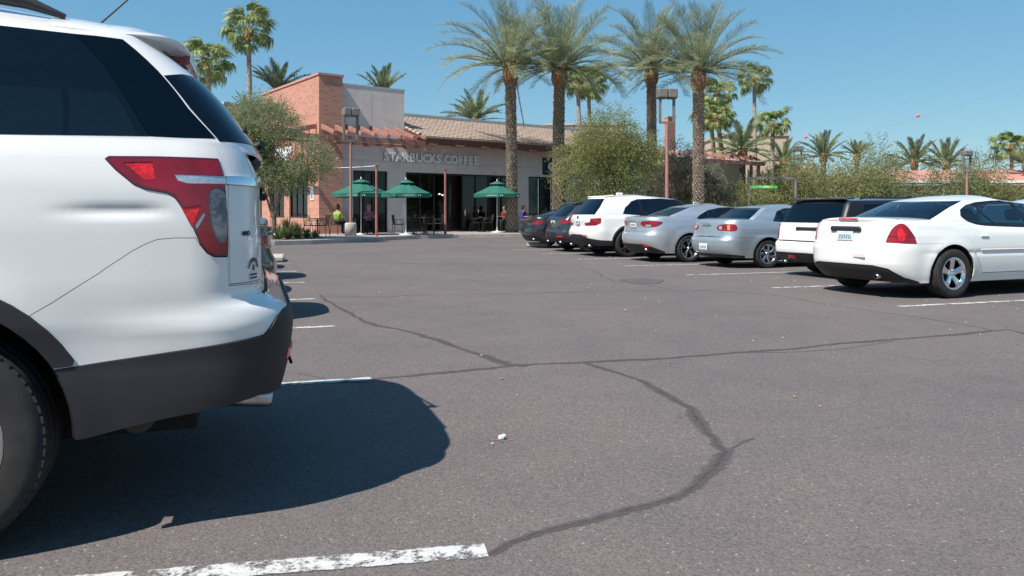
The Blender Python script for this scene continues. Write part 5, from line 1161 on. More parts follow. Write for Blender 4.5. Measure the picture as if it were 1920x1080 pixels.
b = MB(); bbox(b, .0, UE, RV-1.2, RV-.15, 4.5, 6.52); part(b, 'parapet', M['stuccocap'])
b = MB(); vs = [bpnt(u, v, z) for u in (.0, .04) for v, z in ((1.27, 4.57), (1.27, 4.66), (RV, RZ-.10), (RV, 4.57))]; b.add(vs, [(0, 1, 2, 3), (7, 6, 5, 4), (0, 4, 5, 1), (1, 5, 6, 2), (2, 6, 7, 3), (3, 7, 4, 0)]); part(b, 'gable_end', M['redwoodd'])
# trellis in front of the tower and round its corner
for k, (u0, u1, v, z0, z1) in enumerate([(U0-1.75, .25, 1.62, 4.30, 4.52), (U0-1.75, .30, 1.30, 4.18, 4.29)]):
    b = MB(); bbox(b, u0, u1, v-.06, v+.06, z0, z1); part(b, 'beam', M['redwood'])
b = MB(); bbox(b, U0-1.75, U0-1.63, -7.5, 1.56, 4.30, 4.52); part(b, 'beam', M['redwood'])
def rafter(p, q, w=.11, h=.22, name='rafter'):
    b = MB(); p = Vector(p); q = Vector(q); d = (q-p); l = d.length; s = d.normalized().cross(Vector((0, 0, 1))).normalized()*w/2; up = Vector((0, 0, h/2))
    vs = [p+s+up, p-s+up, p-s-up, p+s-up, q+s+up, q-s+up, q-s-up*.2, q+s-up*.2]; b.add(vs, [(0, 1, 2, 3), (7, 6, 5, 4), (0, 4, 5, 1), (1, 5, 6, 2), (2, 6, 7, 3), (3, 7, 4, 0)]); return part(b, name, M['redwood'])
for i in range(8):
    u = U0+.15+i*.66; v = TV if u < U1 else 0; rafter(bpnt(u, v+.01, 5.14 if v == 0 else 5.0), bpnt(u, 1.85, 4.58))
for i in range(9):
    v = TV-.3-i*.82; rafter(bpnt(U0-.01, v, 5.02), bpnt(U0-1.95, v, 4.58))
for i in range(5): b = MB(); u = U1+.5+i*1.1; bbox(b, u, u+.42, 1.32, 1.44, 4.12, 4.17); part(b, 'bracket', M['redwood'])
# lettering
def sign(txt, size, loc, rz, label, ext=.05, bold=.02):
    root = tag(empty('shop_sign', loc, rz), label, 'sign'); x = 0; adv = {'I': .30, 'F': .55, 'E': .57, 'C': .66, 'O': .76, 'S': .56, ' ': .30, 'T': .58, 'U': .70, 'R': .62, 'B': .64, 'K': .62, 'A': .66}
    tot = sum(adv.get(c, .62)*size for c in txt); x = -tot/2
    for c in txt:
        w = adv.get(c, .62)*size
        if c != ' ':
            me = text_mesh(c, size, ext/2, M['signwhite'], 'letter', bold); me.materials.append(M['signside'])
            for f in me.polygons: f.material_index = 1 if abs(f.normal.z) < .5 else 0
            o = link('letter', me, root); o.location = (x+w/2, -ext/2-.02, 0); o.rotation_euler = (math.pi/2, 0, 0)
        x += w
    return root
us = (uof(722)+uof(892))/2
sign('STARBUCKS COFFEE', .58, bpnt(us, .0, hz(305, 38.2)+.02), math.pi/2-BA, 'long row of white letters reading STARBUCKS COFFEE over the glass front', .07, .024)
lp = lambda v, z: bpnt(U0, v, z)
def vof(px):
    k_ = (px-960)/FOC; q0 = BO+BU*U0; return (k_*q0.y-q0.x)/(BV.x-k_*BV.y)
sv = vof(533); sdep = (BO+BU*U0+BV*sv).y
s1 = sign('STARBUCKS', .42, lp(sv, hz(289, sdep)), -BA, 'small white letters reading STARBUCKS on the brick side wall', .05, .022); s2 = sign('COFFEE', .42, lp(sv, hz(302, sdep)), -BA, 'small white letters reading COFFEE below the other word on the brick side wall', .05, .022)
b = MB(); u = uof(1037); me = None
g = sign('G', .62, bpnt(u-.30, .12, 3.48), math.pi/2-BA, 'white letter G on a black square sign beside the second date palm', .05, .03)
q = MB(); q.box((0, -.0, .22), (.95, .16, .95), bevel=.05); o = q.build('sign_box', M['seal'], g); o.location = (0, .10, 0)
# second tower and pieces of wall to the right, behind the green tree
b = MB(); bbox(b, UE+.45, UE+1.15, .2, .5, .05, 7.1); tag(part(b, 'brick_wall', M['brick']), None); b = MB(); bbox(b, UE+.42, UE+1.18, .17, .53, 7.103, 7.2); part(b, 'coping', M['brickcap'])
b = MB(); bbox(b, UE+1.203, UE+9, -4, 0, .05, 4.6); part(b, 'wall', M['beige'])
b = MB(); bbox(b, UE-2.5, UE+9, 1.5, 1.62, 4.3, 4.55); part(b, 'beam', M['redwood'])
for i in range(14): rafter(bpnt(UE-2.2+i*.8, .95, 4.95), bpnt(UE-2.2+i*.8, 1.75, 4.6))
for x_, w_ in ((UE+4.2, 2.2), (UE+7.0, 1.0)): b = MB(); bbox(b, x_, x_+w_, .002, .03, .3, 2.9); part(b, 'window', M['frame'])
# ---------------------------------------------------------------- kerbs, walk, street furniture, people
def slab(pts, z0, z1, m, name, kind='structure'):
    b = MB(); n = len(pts); vs = [(p[0], p[1], z1) for p in pts]+[(p[0], p[1], z0) for p in pts]
    b.add(vs, [tuple(range(n))]+[(i, n+i, n+(i+1) % n, (i+1) % n) for i in range(n)])
    bm = bmesh.new(); me = b.mesh(name, m); bm.from_mesh(me); bmesh.ops.recalc_face_normals(bm, faces=bm.faces); bm.to_mesh(me); bm.free(); return tag(link(name, me), kind=kind)
edge = [(-26, 24.6), (-14, 24.9), (-9.5, 25.1), (-8.0, 25.7), (-7.0, 26.6), (-6.0, 28.2), (-5.0, 30.4), (-3.9, 32.2), (-2.3, 33.4), (-.6, 34.2), (1.6, 35.2), (2.4, 36.5), (2.9, 38.2), (9, 44), (20, 54)]
back = [(30, 70), (-26, 70)]
def offset(poly, d):
    o = []
    for i, p in enumerate(poly):
        a = Vector(poly[max(i-1, 0)]); c = Vector(poly[min(i+1, len(poly)-1)]); t = (c-a).normalized(); o.append((p[0]-t.y*d, p[1]+t.x*d))
    return o
inner = offset(edge, .17)
slab(inner+back, 0, .142, M['walk'], 'walkway')
b = MB()
for i in range(len(edge)-1):
    a, c, d, e = edge[i], edge[i+1], inner[i+1], inner[i]; k = max(1, int(math.hypot(c[0]-a[0], c[1]-a[1])/3))
    vs = [(p[0], p[1], z) for z in (0, .15) for p in (a, c, d, e)]; b.add(vs, [(4, 5, 6, 7), (0, 1, 5, 4), (2, 3, 7, 6), (1, 2, 6, 5), (3, 0, 4, 7)])
tag(b.build('kerb', M['concrete']), kind='structure')
bed = [(-15, 25.4), (-9.6, 25.6), (-8.2, 26.3), (-7.5, 27.4), (-7.4, 29.5), (-8.6, 31.5), (-14, 32)]
slab(bed, .1, .155, M['dirt'], 'planting_bed')
# wheel stops / island nose
def block(name, p, q, w, h, label, m='concrete'):
    p, q = Vector(p), Vector(q); b = MB(); l = (q-p).length; c = (p+q)/2; b.box((0, 0, h/2), (l, w, h), bevel=.04); o = b.build(name, M[m]); o.location = (c.x, c.y, 0); o.rotation_euler = (0, 0, math.atan2(q.y-p.y, q.x-p.x)); return tag(o, label, 'kerb stop')
block('concrete_kerb_stop', gp(990, 463), gp(1030, 463.5), .4, .15, 'short pale concrete kerb stop under the tail of the black sedan')
block('concrete_kerb_stop', gp(470, 490), gp(534, 489), 1.0, .14, 'low concrete island nose peeking out behind the white SUV')

def lamp_post(loc, ht, label, bw=.9, bh=.50, r=.075, twist=.0, m='pole', top='twin'):
    root = tag(empty('lamp_post', loc, twist), label, 'lamp post', 'parking lot lamp posts')
    b = MB(); b.lathe([(.0, .0), (.24, 0), (.24, .5), (.20, .55), (0, .55)], 16); b.build('base', M['concrete'], root)
    b = MB(); b.tube([(0, 0, .5), (0, 0, ht-1.35)], [r, r*.85], 10); b.build('pole', M[m], root)
    b = MB(); b.box((0, 0, ht-1.32), (.62, .09, .07))
    for s in (-1, 1): b.box((s*.28, 0, ht-.75), (.09, .10, 1.1))
    b.build('yoke', M['fixture'], root)
    for s in (-1, 1):
        b = MB(); b.box((s*bw*.27, 0, ht-bh/2), (bw*.50, .42, bh), bevel=.03); b.box((s*bw*.27, 0, ht-bh-.01), (bw*.42, .34, .03)); b.build('lamp_head', M['fixture'], root)
    return root
def at_px(px, d, z=.0): return Vector(((px-960)/FOC*d, d, z))
lamp_post(at_px(657.5, 31.5, .142), hz(203, 31.5)-.142, 'lamp post with boxy twin head before the brick tower', .62, .32, .055, .5)
lamp_post(at_px(1250.5, 30, 0), hz(167, 30), 'lamp post with dusty red pole between the third and fourth tall palms', .74, .36, .075, .12)
lamp_post(at_px(1495.5, 55, 0), hz(274, 55), 'distant lamp post standing left of the far red roof, grey head', .72, .36, .08, .1, 'poledark')
lamp_post(at_px(1674, 62, 0), hz(304, 62), 'distant short lamp post in front of the dusty trees, left end of red roof', .62, .30, .08, .2)
lamp_post(at_px(1813, 48, 0), hz(283, 48), 'distant lamp post with red pole at the far right', .60, .30, .09, .3)
for px, py0, d, lb in ((706, 310, 30.8, 'thin red wooden post between the left two green umbrellas'), (835, 317, 34.0, 'thin red wooden post right of the middle green umbrella')):
    root = tag(empty('wooden_post', at_px(px, d, .142)), lb, 'post'); h = hz(py0, d)-.142
    b = MB(); b.tube([(0, 0, .0), (0, 0, h)], [.055, .05], 8); b.build('post', M['poledark'], root); b = MB(); b.box((0, 0, h+.02), (.15, .15, .05)); b.build('post_cap', M['poledark'], root)
b = MB(); a = bpnt(U0+.6, TV, hz(313, 34)); c = at_px(706, 30.8, hz(311, 30.8)); b.tube([a, a.lerp(c, .5)-Vector((0, 0, .02)), c], .012, 5); tag(b.build('string_cable', M['signwhite']), 'thin pale cable from the brick tower to the first red post', 'cable')
b = MB(); p = at_px(577.5, 33, 0); p = bpnt(U0-.02, TV-.75, 0); b.box((p.x, p.y, 2.0), (.02, .34, .62), rz=math.pi/2-BA, bevel=.006); s_ = b.build('parking_sign', M['signwhite']); tag(s_, 'small white and blue sign on the sunlit brick pillar', 'sign')
b = MB(); q = p-BU*.013; b.box((q.x, q.y, 1.86), (.006, .2, .22), rz=math.pi/2-BA); b.build('sign_symbol', mat('sign blue', (.08, .18, .42), .5), s_)

# umbrellas
M['canvas'] = mat('green umbrella canvas', (.016, .125, .088), .8, noise_amt=.12, noise_scale=3); M['valance'] = mat('white umbrella lettering', (.5, .55, .52), .7); M['umbpole'] = mat('white umbrella pole', (.62, .62, .60), .5); M['blackmetal'] = mat('black metal furniture', (.012, .012, .013), .45)
def umbrella(loc, label, rad=1.28, rim=1.95, ht=2.52, tw=0, lean=0):
    root = tag(empty('patio_umbrella', loc, tw), label, 'umbrella', 'green umbrellas outside the coffee shop'); n = 8
    b = MB(); b.tube([(0, 0, .05), (0, 0, ht+.02)], .026, 10); b.build('pole', M['umbpole'], root); b = MB(); b.lathe([(0, .12), (.05, .11), (.08, .07), (.28, .05), (.30, .0), (0, 0)], 20); b.build('base', M['umbpole'], root)
    b = MB(); b.lathe([(0, .14), (.025, .10), (.035, .04), (.02, 0)], 8, Matrix.Translation((0, 0, ht))); b.build('finial', M['umbpole'], root)
    vs = []; fs = []; K = 7
    for i in range(n*4):
        q = 2*math.pi*i/(n*4); seg = abs(math.sin(q*n/2)); rr = math.cos(math.pi/n)/math.cos((q % (2*math.pi/n))-math.pi/n)
        for k in range(K+1): t = k/K; vs.append(Vector((math.cos(q)*rad*t*rr, math.sin(q)*rad*t*rr, ht-.02-(ht-rim)*(t**.92)-.045*seg*t*(1-t)*2.2)))
    m_ = n*4
    for i in range(m_):
        for k in range(K): fs.append((i*(K+1)+k, ((i+1) % m_)*(K+1)+k, ((i+1) % m_)*(K+1)+k+1, i*(K+1)+k+1))
    c = MB(); c.add(vs, fs, True); c.build('canopy', M['canvas'], root)
    vs = []
    for i in range(m_): q = vs_ = 2*math.pi*i/m_; rr = math.cos(math.pi/n)/math.cos((q % (2*math.pi/n))-math.pi/n); vs += [Vector((math.cos(q)*rad*rr, math.sin(q)*rad*rr, rim-.02)), Vector((math.cos(q)*rad*rr*.995, math.sin(q)*rad*rr*.995, rim-.19))]
    c = MB(); c.add(vs, [(2*i, 2*((i+1) % m_), 2*((i+1) % m_)+1, 2*i+1) for i in range(m_)]); c.build('valance', M['canvas'], root)
    c = MB(); c.lathe([(.02, .12), (.34, .0), (.37, -.04)], 8, Matrix.Translation((0, 0, ht-.08))); c.build('vent_cap', M['canvas'], root)
    b = MB()
    for i in range(n): q = 2*math.pi*i/n; e = Vector((math.cos(q)*rad*.98, math.sin(q)*rad*.98, rim)); b.tube([Vector((0, 0, ht-.08)), e-Vector((0, 0, .02))], .009, 4); b.tube([Vector((0, 0, rim+.05)), Vector((0, 0, ht-.08)).lerp(e, .5)], .008, 4)
    b.build('ribs', M['umbpole'], root)
    for q in (R(-100), R(-20)):                        # printed white marks on the valance
        b = MB(); rr = rad*math.cos(math.pi/n)+.004; ex = Vector((-math.sin(q), math.cos(q), 0)); er = Vector((math.cos(q), math.sin(q), 0))
        for j in range(9): c_ = er*rr*1.0+ex*((j-4)*.085); b.box((c_.x*1.035, c_.y*1.035, rim-.11), (.004, .045, .055 if j % 3 else .04), rz=q)
        b.build('lettering_marks', M['valance'], root)
    return root
umbrella(at_px(677, 33, .142), 'left green umbrella nearest the brick tower', 1.26, hz(362, 33)-.142, hz(337, 33)-.142, .2)
umbrella(at_px(761, 32.6, .142), 'middle green umbrella with its white base near the kerb', 1.12, hz(362, 32.6)-.142, hz(338, 32.6)-.142, .55)
umbrella(at_px(932, 36.6, .142), 'right green umbrella with white pole beside the first tall date palm', 1.12, hz(363, 36.6)-.142, hz(341, 36.6)-.142, .1)

def patio_chair(loc, rz, label='x'):
    root = tag(empty('patio_chair', loc, rz), label, 'chair', 'black metal chairs on the patio')
    b = MB(); b.box((0, 0, .45), (.44, .44, .035), bevel=.012); b.build('seat', M['blackmetal'], root)
    b = MB(); b.tube([(-.20, .20, .46), (-.20, .25, .86), (.20, .25, .86), (.20, .20, .46)], .014, 6)
    for k in range(5): x = -.14+.07*k; b.tube([(x, .21, .48), (x, .25, .85)], .008, 5)
    b.build('backrest', M['blackmetal'], root)
    for sx in (-1, 1):
        b = MB(); b.tube([(sx*.21, .19, .46), (sx*.235, .1, .66), (sx*.235, -.16, .66), (sx*.21, -.19, .46)], .013, 6); b.build('armrest', M['blackmetal'], root)
        for sy in (-1, 1): b = MB(); b.tube([(sx*.20, sy*.20, .45), (sx*.22, sy*.24, 0)], .013, 6); b.build('leg', M['blackmetal'], root)
    return root
def table(loc, label, r=.36):
    root = tag(empty('patio_table', loc), label, 'table', 'round metal tables on the patio')
    b = MB(); b.lathe([(0, .74), (r, .74), (r, .715), (0, .70)], 24); b.build('tabletop', M['blackmetal'], root); b = MB(); b.tube([(0, 0, .05), (0, 0, .71)], .03, 8); b.build('column', M['blackmetal'], root)
    b = MB(); b.lathe([(0, .05), (.06, .045), (.24, .02), (.24, 0), (0, 0)], 16); b.build('foot', M['blackmetal'], root); return root
tb = [(668, 34.2, 'round table under the left green umbrella'), (797, 35.5, 'round table before the dark glass, right of the middle umbrella pole'), (775, 34.4, 'round table beside the middle umbrella pole'), (905, 37.8, 'round table left of the white umbrella pole'), (962, 39.0, 'round table hidden behind the first date palm trunk'), (595, 30.0, 'round table next to the sunlit brick pillar')]
for px, d, lb in tb: table(at_px(px, d, .142), lb)
ch0 = patio_chair(at_px(584, 30.4, .142), 1.2, 'chair by the bushes in front of the sunlit brick pillar')
cl = [(604, 30.6, 4.6, 'chair facing left by the sunlit brick pillar'), (633, 33.0, 2.6, 'chair holding the person in the lime green top'), (655, 35.2, 3.9, 'empty chair between the two people under the left umbrella'), (692, 34.4, 0.3, 'chair holding the person in the pink striped top'),
      (747, 33.4, 1.5, 'chair left of the middle umbrella base'), (788, 34.6, 3.0, 'chair with its back to the car park, left in the dark cluster'), (804, 34.7, 3.3, 'chair in the middle of the dark cluster'), (821, 35.6, 4.5, 'chair at the right of the dark cluster, left of the red post'),
      (893, 38.4, 1.3, 'chair left of the table by the glass doors'), (915, 38.6, 4.9, 'chair between the table and the white umbrella pole'), (946, 39.6, 2.6, 'chair holding the person just left of the date palm'), (982, 39.6, 4.0, 'chair holding the person in purple right of the date palm')]
for px, d, rz, lb in cl: c = copy_tree(ch0); c.location = at_px(px, d, .142); c.rotation_euler = (0, 0, rz); c['label'] = lb

# people sitting at the tables
def person(loc, rz, label, shirt, trousers, skin, hair, seed=0, s=1.0):
    root = tag(empty('person', loc, rz), label, 'person')
    V = {'pel': (0, .02, .50), 'wai': (0, .05, .66), 'che': (0, .03, .86), 'nek': (0, .0, 1.02), 'hd1': (0, -.02, 1.10), 'hd2': (0, -.03, 1.20), 'hd3': (0, -.02, 1.27)}
    rad = {'pel': .155, 'wai': .135, 'che': .15, 'nek': .055, 'hd1': .075, 'hd2': .095, 'hd3': .070}
    E = [('pel', 'wai'), ('wai', 'che'), ('che', 'nek'), ('nek', 'hd1'), ('hd1', 'hd2'), ('hd2', 'hd3')]
    for sx, t in ((-1, 'l'), (1, 'r')):
        for k, p, r_ in (('hip', (.10, -.04, .52), .09), ('kne', (.13, -.44, .53), .062), ('ank', (.13, -.42, .10), .042), ('toe', (.14, -.58, .05), .035), ('sho', (.17, .02, .95), .062), ('elb', (.25, -.10, .72), .043), ('wri', (.15, -.34, .76), .030), ('han', (.11, -.42, .765), .034)):
            V[k+t] = (p[0]*sx, p[1], p[2]); rad[k+t] = r_
        E += [('pel', 'hip'+t), ('hip'+t, 'kne'+t), ('kne'+t, 'ank'+t), ('ank'+t, 'toe'+t), ('che', 'sho'+t), ('sho'+t, 'elb'+t), ('elb'+t, 'wri'+t), ('wri'+t, 'han'+t)]
    ks = list(V); me = bpy.data.meshes.new('body'); me.from_pydata([V[k] for k in ks], [(ks.index(a), ks.index(c)) for a, c in E], []); o = bpy.data.objects.new('tmp', me); COL.objects.link(o)
    sk = o.modifiers.new('s', 'SKIN'); sv = me.skin_vertices[0].data
    for i, k in enumerate(ks): sv[i].radius = (rad[k], rad[k]*(.8 if k in ('che', 'wai', 'pel') else 1)); sv[i].use_root = (k == 'pel')
    o.modifiers.new('d', 'SUBSURF').levels = 2
    dg = bpy.context.evaluated_depsgraph_get(); em = bpy.data.meshes.new_from_object(o.evaluated_get(dg)); bpy.data.objects.remove(o); em.name = 'body'
    em.materials.clear(); mats = [skin, shirt, trousers]
    for m_ in mats: em.materials.append(m_)
    for f in em.polygons:
        c = f.center; f.use_smooth = True
        f.material_index = 2 if (c.z < .60 and c.y < .2 and abs(c.x) < .24 and c.z < .61) else (1 if (c.z < .995 and not (c.y < -.22 and c.z > .62)) else 0)
    body = link('body', em, root)
    h = MB(); h.lathe([(0, .115), (.06, .10), (.095, .05), (.108, -.01), (.10, -.08), (.07, -.12)], 14, Matrix.Translation((0, .018, 1.235)) @ Matrix.Rotation(-.35, 4, 'X')); h.build('hair', hair, root)
    f = MB(); f.box((0, -.128, 1.185), (.022, .03, .035), bevel=.008); f.build('nose', skin, root)
    for sx in (-1, 1):
        f = MB(); f.box((sx*.034, -.118, 1.212), (.022, .01, .010)); f.build('eye', hair, root)
        g = MB()
        for k in range(4): g.tube([(sx*(.085+.016*k), -.43, .77), (sx*(.083+.016*k), -.475, .768), (sx*(.085+.015*k), -.50, .755)], [.008, .0075, .006], 5)
        g.tube([(sx*.14, -.41, .775), (sx*.148, -.445, .785), (sx*.14, -.465, .782)], [.009, .008, .006], 5); g.build('fingers', skin, root)
    root.scale = (s,)*3; return root
sk1 = mat('tan skin', (.42, .24, .17), .6); sk2 = mat('fair skin', (.55, .34, .26), .6); hd = mat('dark hair', (.02, .012, .01), .6); hg = mat('reddish hair', (.10, .03, .02), .6); tr = mat('dark trousers', (.02, .022, .03), .9)
stripes = mat('pink striped cloth', (.62, .22, .27), .9, col2=(.14, .09, .20), noise_scale=16)
person(at_px(633, 33.0, .142), 2.6+math.pi*0, 'person in a lime green top sitting beside the brick tower', mat('lime cloth', (.24, .38, .06), .9), tr, sk1, hg)
person(at_px(692, 34.4, .142), .3, 'person in a pink striped top sitting under the left umbrella', stripes, tr, sk2, mat('grey hair', (.3, .26, .24), .7))
person(at_px(946, 39.6, .142), -.7, 'person in a dark red top sitting left of the date palm', mat('dark red cloth', (.16, .03, .03), .9), tr, sk1, hd)
person(at_px(982, 39.6, .142), .9, 'person in a purple top sitting right of the date palm', mat('purple cloth', (.07, .045, .26), .9), tr, sk1, hd)

# left-hand cars beyond an empty bay, each a copy with its own place
for src, X, Y, lb in ((car7, .13, 8.85, 'dark sedan whose tail shows just past the rear of the white SUV'), (car6, -.12, 11.35, 'dark hatchback hidden behind the SUV, second left of the row, only its shadow showing'), (car4, .16, 13.75, 'silver sedan behind the SUV, only its long pointed shadow showing'), (car6, -.05, 16.15, 'dark hatchback behind the SUV, farthest of the left row, short shadow showing')):
    c = copy_tree(src); c.location = aisle(X, Y); c.rotation_euler = (0, 0, AIS+math.pi); tag(c, lb, 'car', 'cars parked on the left side of the aisle')

c = copy_tree(car1); c.location = at_px(1925, 13.6)+Vector((2.6, 1.3, 0)); c.rotation_euler = (0, 0, CARH+math.pi); tag(c, 'white car in the next row, only its roof edge showing past the nearest sedan', 'car', 'cars parked in the next row')
# ---------------------------------------------------------------- palms and trees where they stand
def palm_at(px, d, top_py, **k): return at_px(px, d, 0), hz(top_py, d)
for px, d, ty, r, lb, sd, ln in ((960, 37.0, 125, .25, 'first tall date palm, its base standing at the kerb by the right umbrella', 101, (-.10, 0)), (1046, 37.5, 128, .27, 'second tall date palm, trunk in front of the black G sign', 102, (.10, 0)),
                             (1222, 39.5, 128, .24, 'third tall date palm, just right of the big green tree', 103, (-.02, 0)), (1310, 37.5, 135, .26, 'fourth tall date palm, rightmost of the four big ones', 104, (-.02, 0))):
    loc, top = palm_at(px, d, ty); date_palm(loc+Vector((0, 0, .0)), top, r, lb, sd, ln, .96)
# strap hanging from the first palm
p = at_px(968, 36.9, hz(150, 36.9)); q = at_px(983, 37.2, hz(238, 37.2)); b = MB(); b.tube([p, p.lerp(q, .35)+Vector((.0, 0, -.1)), q], [.03, .035, .03], 6); tag(b.build('dead_frond', M['fanbark']), 'thin dead stem hanging right of the first tall palm', 'palm stem')
for px, d, ty, lb, sd, sc, ln in ((466, 50, 55, 'very tall slender fan palm left of the brick tower', 201, 1.25, (-.15, 0)), (396, 46, 115, 'fan palm right behind the SUV spoiler', 202, 1.22, (-.4, 0)), (1036, 62, 92, 'fan palm with thin trunk behind the second date palm', 203, .7, (0, 0)),
                             (1086, 56, 152, 'bright fan palm left one of the pair above the green tree', 204, 1.0, (-.3, 0)), (1104, 60, 160, 'bright fan palm right one of the pair above the green tree', 205, 1.15, (-.2, 0)),
                             (1348, 60, 178, 'fan palm close right of the fourth tall palm, taller of two', 206, 1.12, (-.3, 0)), (1340, 55, 214, 'fan palm close right of the fourth tall palm, lower crown', 207, 1.0, (-.5, 0)), (1412, 66, 148, 'slender fan palm standing tall against open sky', 208, 1.12, (-.1, 0)),
                             (1443, 58, 232, 'squat fan palm left of the first distant lamp post', 209, 1.0, (.1, 0)), (1893, 66, 275, 'fan palm over the red roof at the far right', 210, 1.15, (0, 0)), (1357, 53, 222, 'fan palm with leaning red trunk behind the silver sedans', 211, .9, (-.6, 0))):
    fan_palm(at_px(px+4, d, 0), hz(ty, d), lb, sd, sc*.76, 34, ln, .16)
for px, d, py, lb, sd, sc, n, e0 in ((520, 52, 166, 'dark palm crown rising behind the brick tower', 301, .86, 26, 15), (718, 50, 172, 'palm crown rising behind the grey parapet', 302, .74, 24, 35), (891, 54, 222, 'palm crown rising behind the tile roof left of the first date palm', 303, .88, 30, 5), (466, 60, 215, 'dark palm crown low behind the olive tree', 304, .8, 20, 10),
                              (1392, 52, 280, 'young date palm in front of the beige building', 305, .95, 30, -20), (1470, 62, 300, 'small date palm left of the first distant lamp post', 306, .85, 26, -15), (1544, 66, 292, 'small date palm right of the first distant lamp post', 307, .95, 28, -12), (1607, 70, 290, 'small upright palm between two date palms', 308, .7, 20, 30), (1714, 66, 303, 'left of two date palms above the red roof', 309, 1.0, 30, -20), (1774, 66, 306, 'right of two date palms above the red roof', 310, 1.0, 30, -20), (1925, 60, 305, 'date palm cut by the right edge of the picture', 311, .8, 20, -20)):
    far_date_palm(at_px(px, d, 0), hz(py, d), lb, sd, sc, n, e0)
def T(px, d, lb, blobs, n, ls, m, sd, tr=None, **k):
    """blobs are (dx, dy, z, rx, ry, rz) about the foot"""
    tr = tr or [([(0, 0, 0), (.1, 0, .9), (.3, .1, 1.7)], .14, .07), ([(0, 0, .2), (-.2, .1, 1.0), (-.5, 0, 1.8)], .11, .05)]
    return tree(at_px(px, d, 0), lb, [((q[0], q[1], q[2]), (q[3], q[4], q[5])) for q in blobs], n, ls, m, sd, tr, **k)
T(513, 27.5, 'grey green olive tree between the SUV and the coffee shop', [(-.45, 0, 4.25, 1.15, 1.1, .82), (-.95, .2, 3.7, .65, .8, .6), (1.25, -.1, 3.05, .74, .8, .62), (-.62, .1, 3.05, .58, .7, .66), (.25, 0, 2.42, .80, .8, .46), (-.4, .1, 2.6, .6, .7, .45), (.85, 0, 2.5, .6, .7, .42)], 56000, .075, 'olive', 401, [([(0, 0, 0), (.02, 0, 1.0), (-.12, 0, 1.8), (-.3, 0, 3.0)], .10, .05), ([(.02, 0, .9), (.22, 0, 1.7), (.6, 0, 2.7)], .06, .035), ([(0, 0, .8), (-.2, .0, 1.5), (-.45, 0, 2.2)], .05, .03)], droop=-.1, aspect=2.6, gaps=[(.44, 0, 3.24, .64, 3, .46)], name='olive_tree')
T(1138, 34.5, 'big bright green weeping tree in front of the shops', [(.1, 0, 4.75, 1.35, 1.4, 1.05), (.0, 0, 4.2, 1.6, 1.5, 1.0), (-.9, 0, 3.6, 1.35, 1.4, 1.0), (1.1, 0, 3.5, 1.3, 1.4, 1.1), (-1.6, .1, 2.7, .75, .9, .75), (-.3, 0, 2.5, 1.3, 1.3, 1.0), (.9, 0, 2.2, 1.1, 1.2, .9), (-.8, 0, 1.55, .9, 1.0, .75), (.2, 0, 1.35, .95, 1, .6), (1.7, .2, 3.9, .8, .9, .8)], 64000, .085, 'mesq', 402, droop=.55, aspect=2.6)
T(1272, 42, 'sparse brownish tree between the third and fourth tall palms', [(0, 0, 3.9, 1.1, 1.1, 1.0), (.6, 0, 3.1, 1.0, 1, .8), (-.6, 0, 2.9, .8, .9, .8), (.2, 0, 2.0, 1.0, .9, .6)], 9000, .10, 'dryleaf', 403, droop=.2, twigs=160)
T(1335, 41, 'dusty tree with bare twigs around the fourth tall palm', [(-.2, 0, 2.6, 1.0, 1.0, .9), (.5, 0, 1.8, 1.1, 1.0, .8)], 4500, .10, 'dryleaf', 404, droop=.2, twigs=200)
hl = [(1300, 50, 3.6, 'dark green tree behind the sparse brown tree', 'hedge2'), (1352, 54, 3.2, 'grey green bush at the foot of the fan palms', 'hedge2'), (1405, 50, 2.9, 'green tree in front of the beige building', 'hedge'), (1450, 53, 3.4, 'pale tree behind the green sign frame', 'hedge'), (1498, 51, 4.0, 'yellowish tree around the first distant lamp post', 'hedge'), (1550, 54, 3.9, 'rounded tree behind the black roofed wagon', 'hedge2'),
      (1602, 50, 3.6, 'dusty tree right of the wagon roof', 'hedge'), (1640, 56, 5.4, 'tallest bushy tree of the right background', 'hedge'), (1662, 50, 3.7, 'tree at the left end of the red roof', 'hedge2'), (1748, 52, 1.9, 'low bush below the red roof', 'hedge'), (1778, 50, 3.6, 'tree hiding the middle of the red roof', 'hedge2'), (1838, 51, 4.1, 'full tree right of the last lamp post', 'hedge'), (1895, 52, 2.8, 'low tree at the right edge under the red roof', 'hedge'), (1702, 51, 1.9, 'small tree before the dark window of the red roofed building', 'hedge')]
for i, (px, d, top, lb, m) in enumerate(hl):
    top *= (1.2 if top > 3 else 1.0); r_ = random.Random(500+i); w = 1.2+.35*r_.random(); k = top/3.6
    T(px, d, lb, [(0, 0, top-.95*k, w*.85, w, .95*k), (-w*.55, .2, top-1.6*k, w*.7, w*.8, .85*k), (w*.6, -.1, top-1.5*k, w*.7, w*.8, .8*k), (0, .1, top*.36, w*1.05, w, .9*k), (-w*.5, 0, .9, w*.7, w*.7, .7), (w*.5, 0, .9, w*.7, w*.7, .7)], 14000, .12, m, 500+i, droop=.25, aspect=2.0, group='trees along the right background', twigs=40)
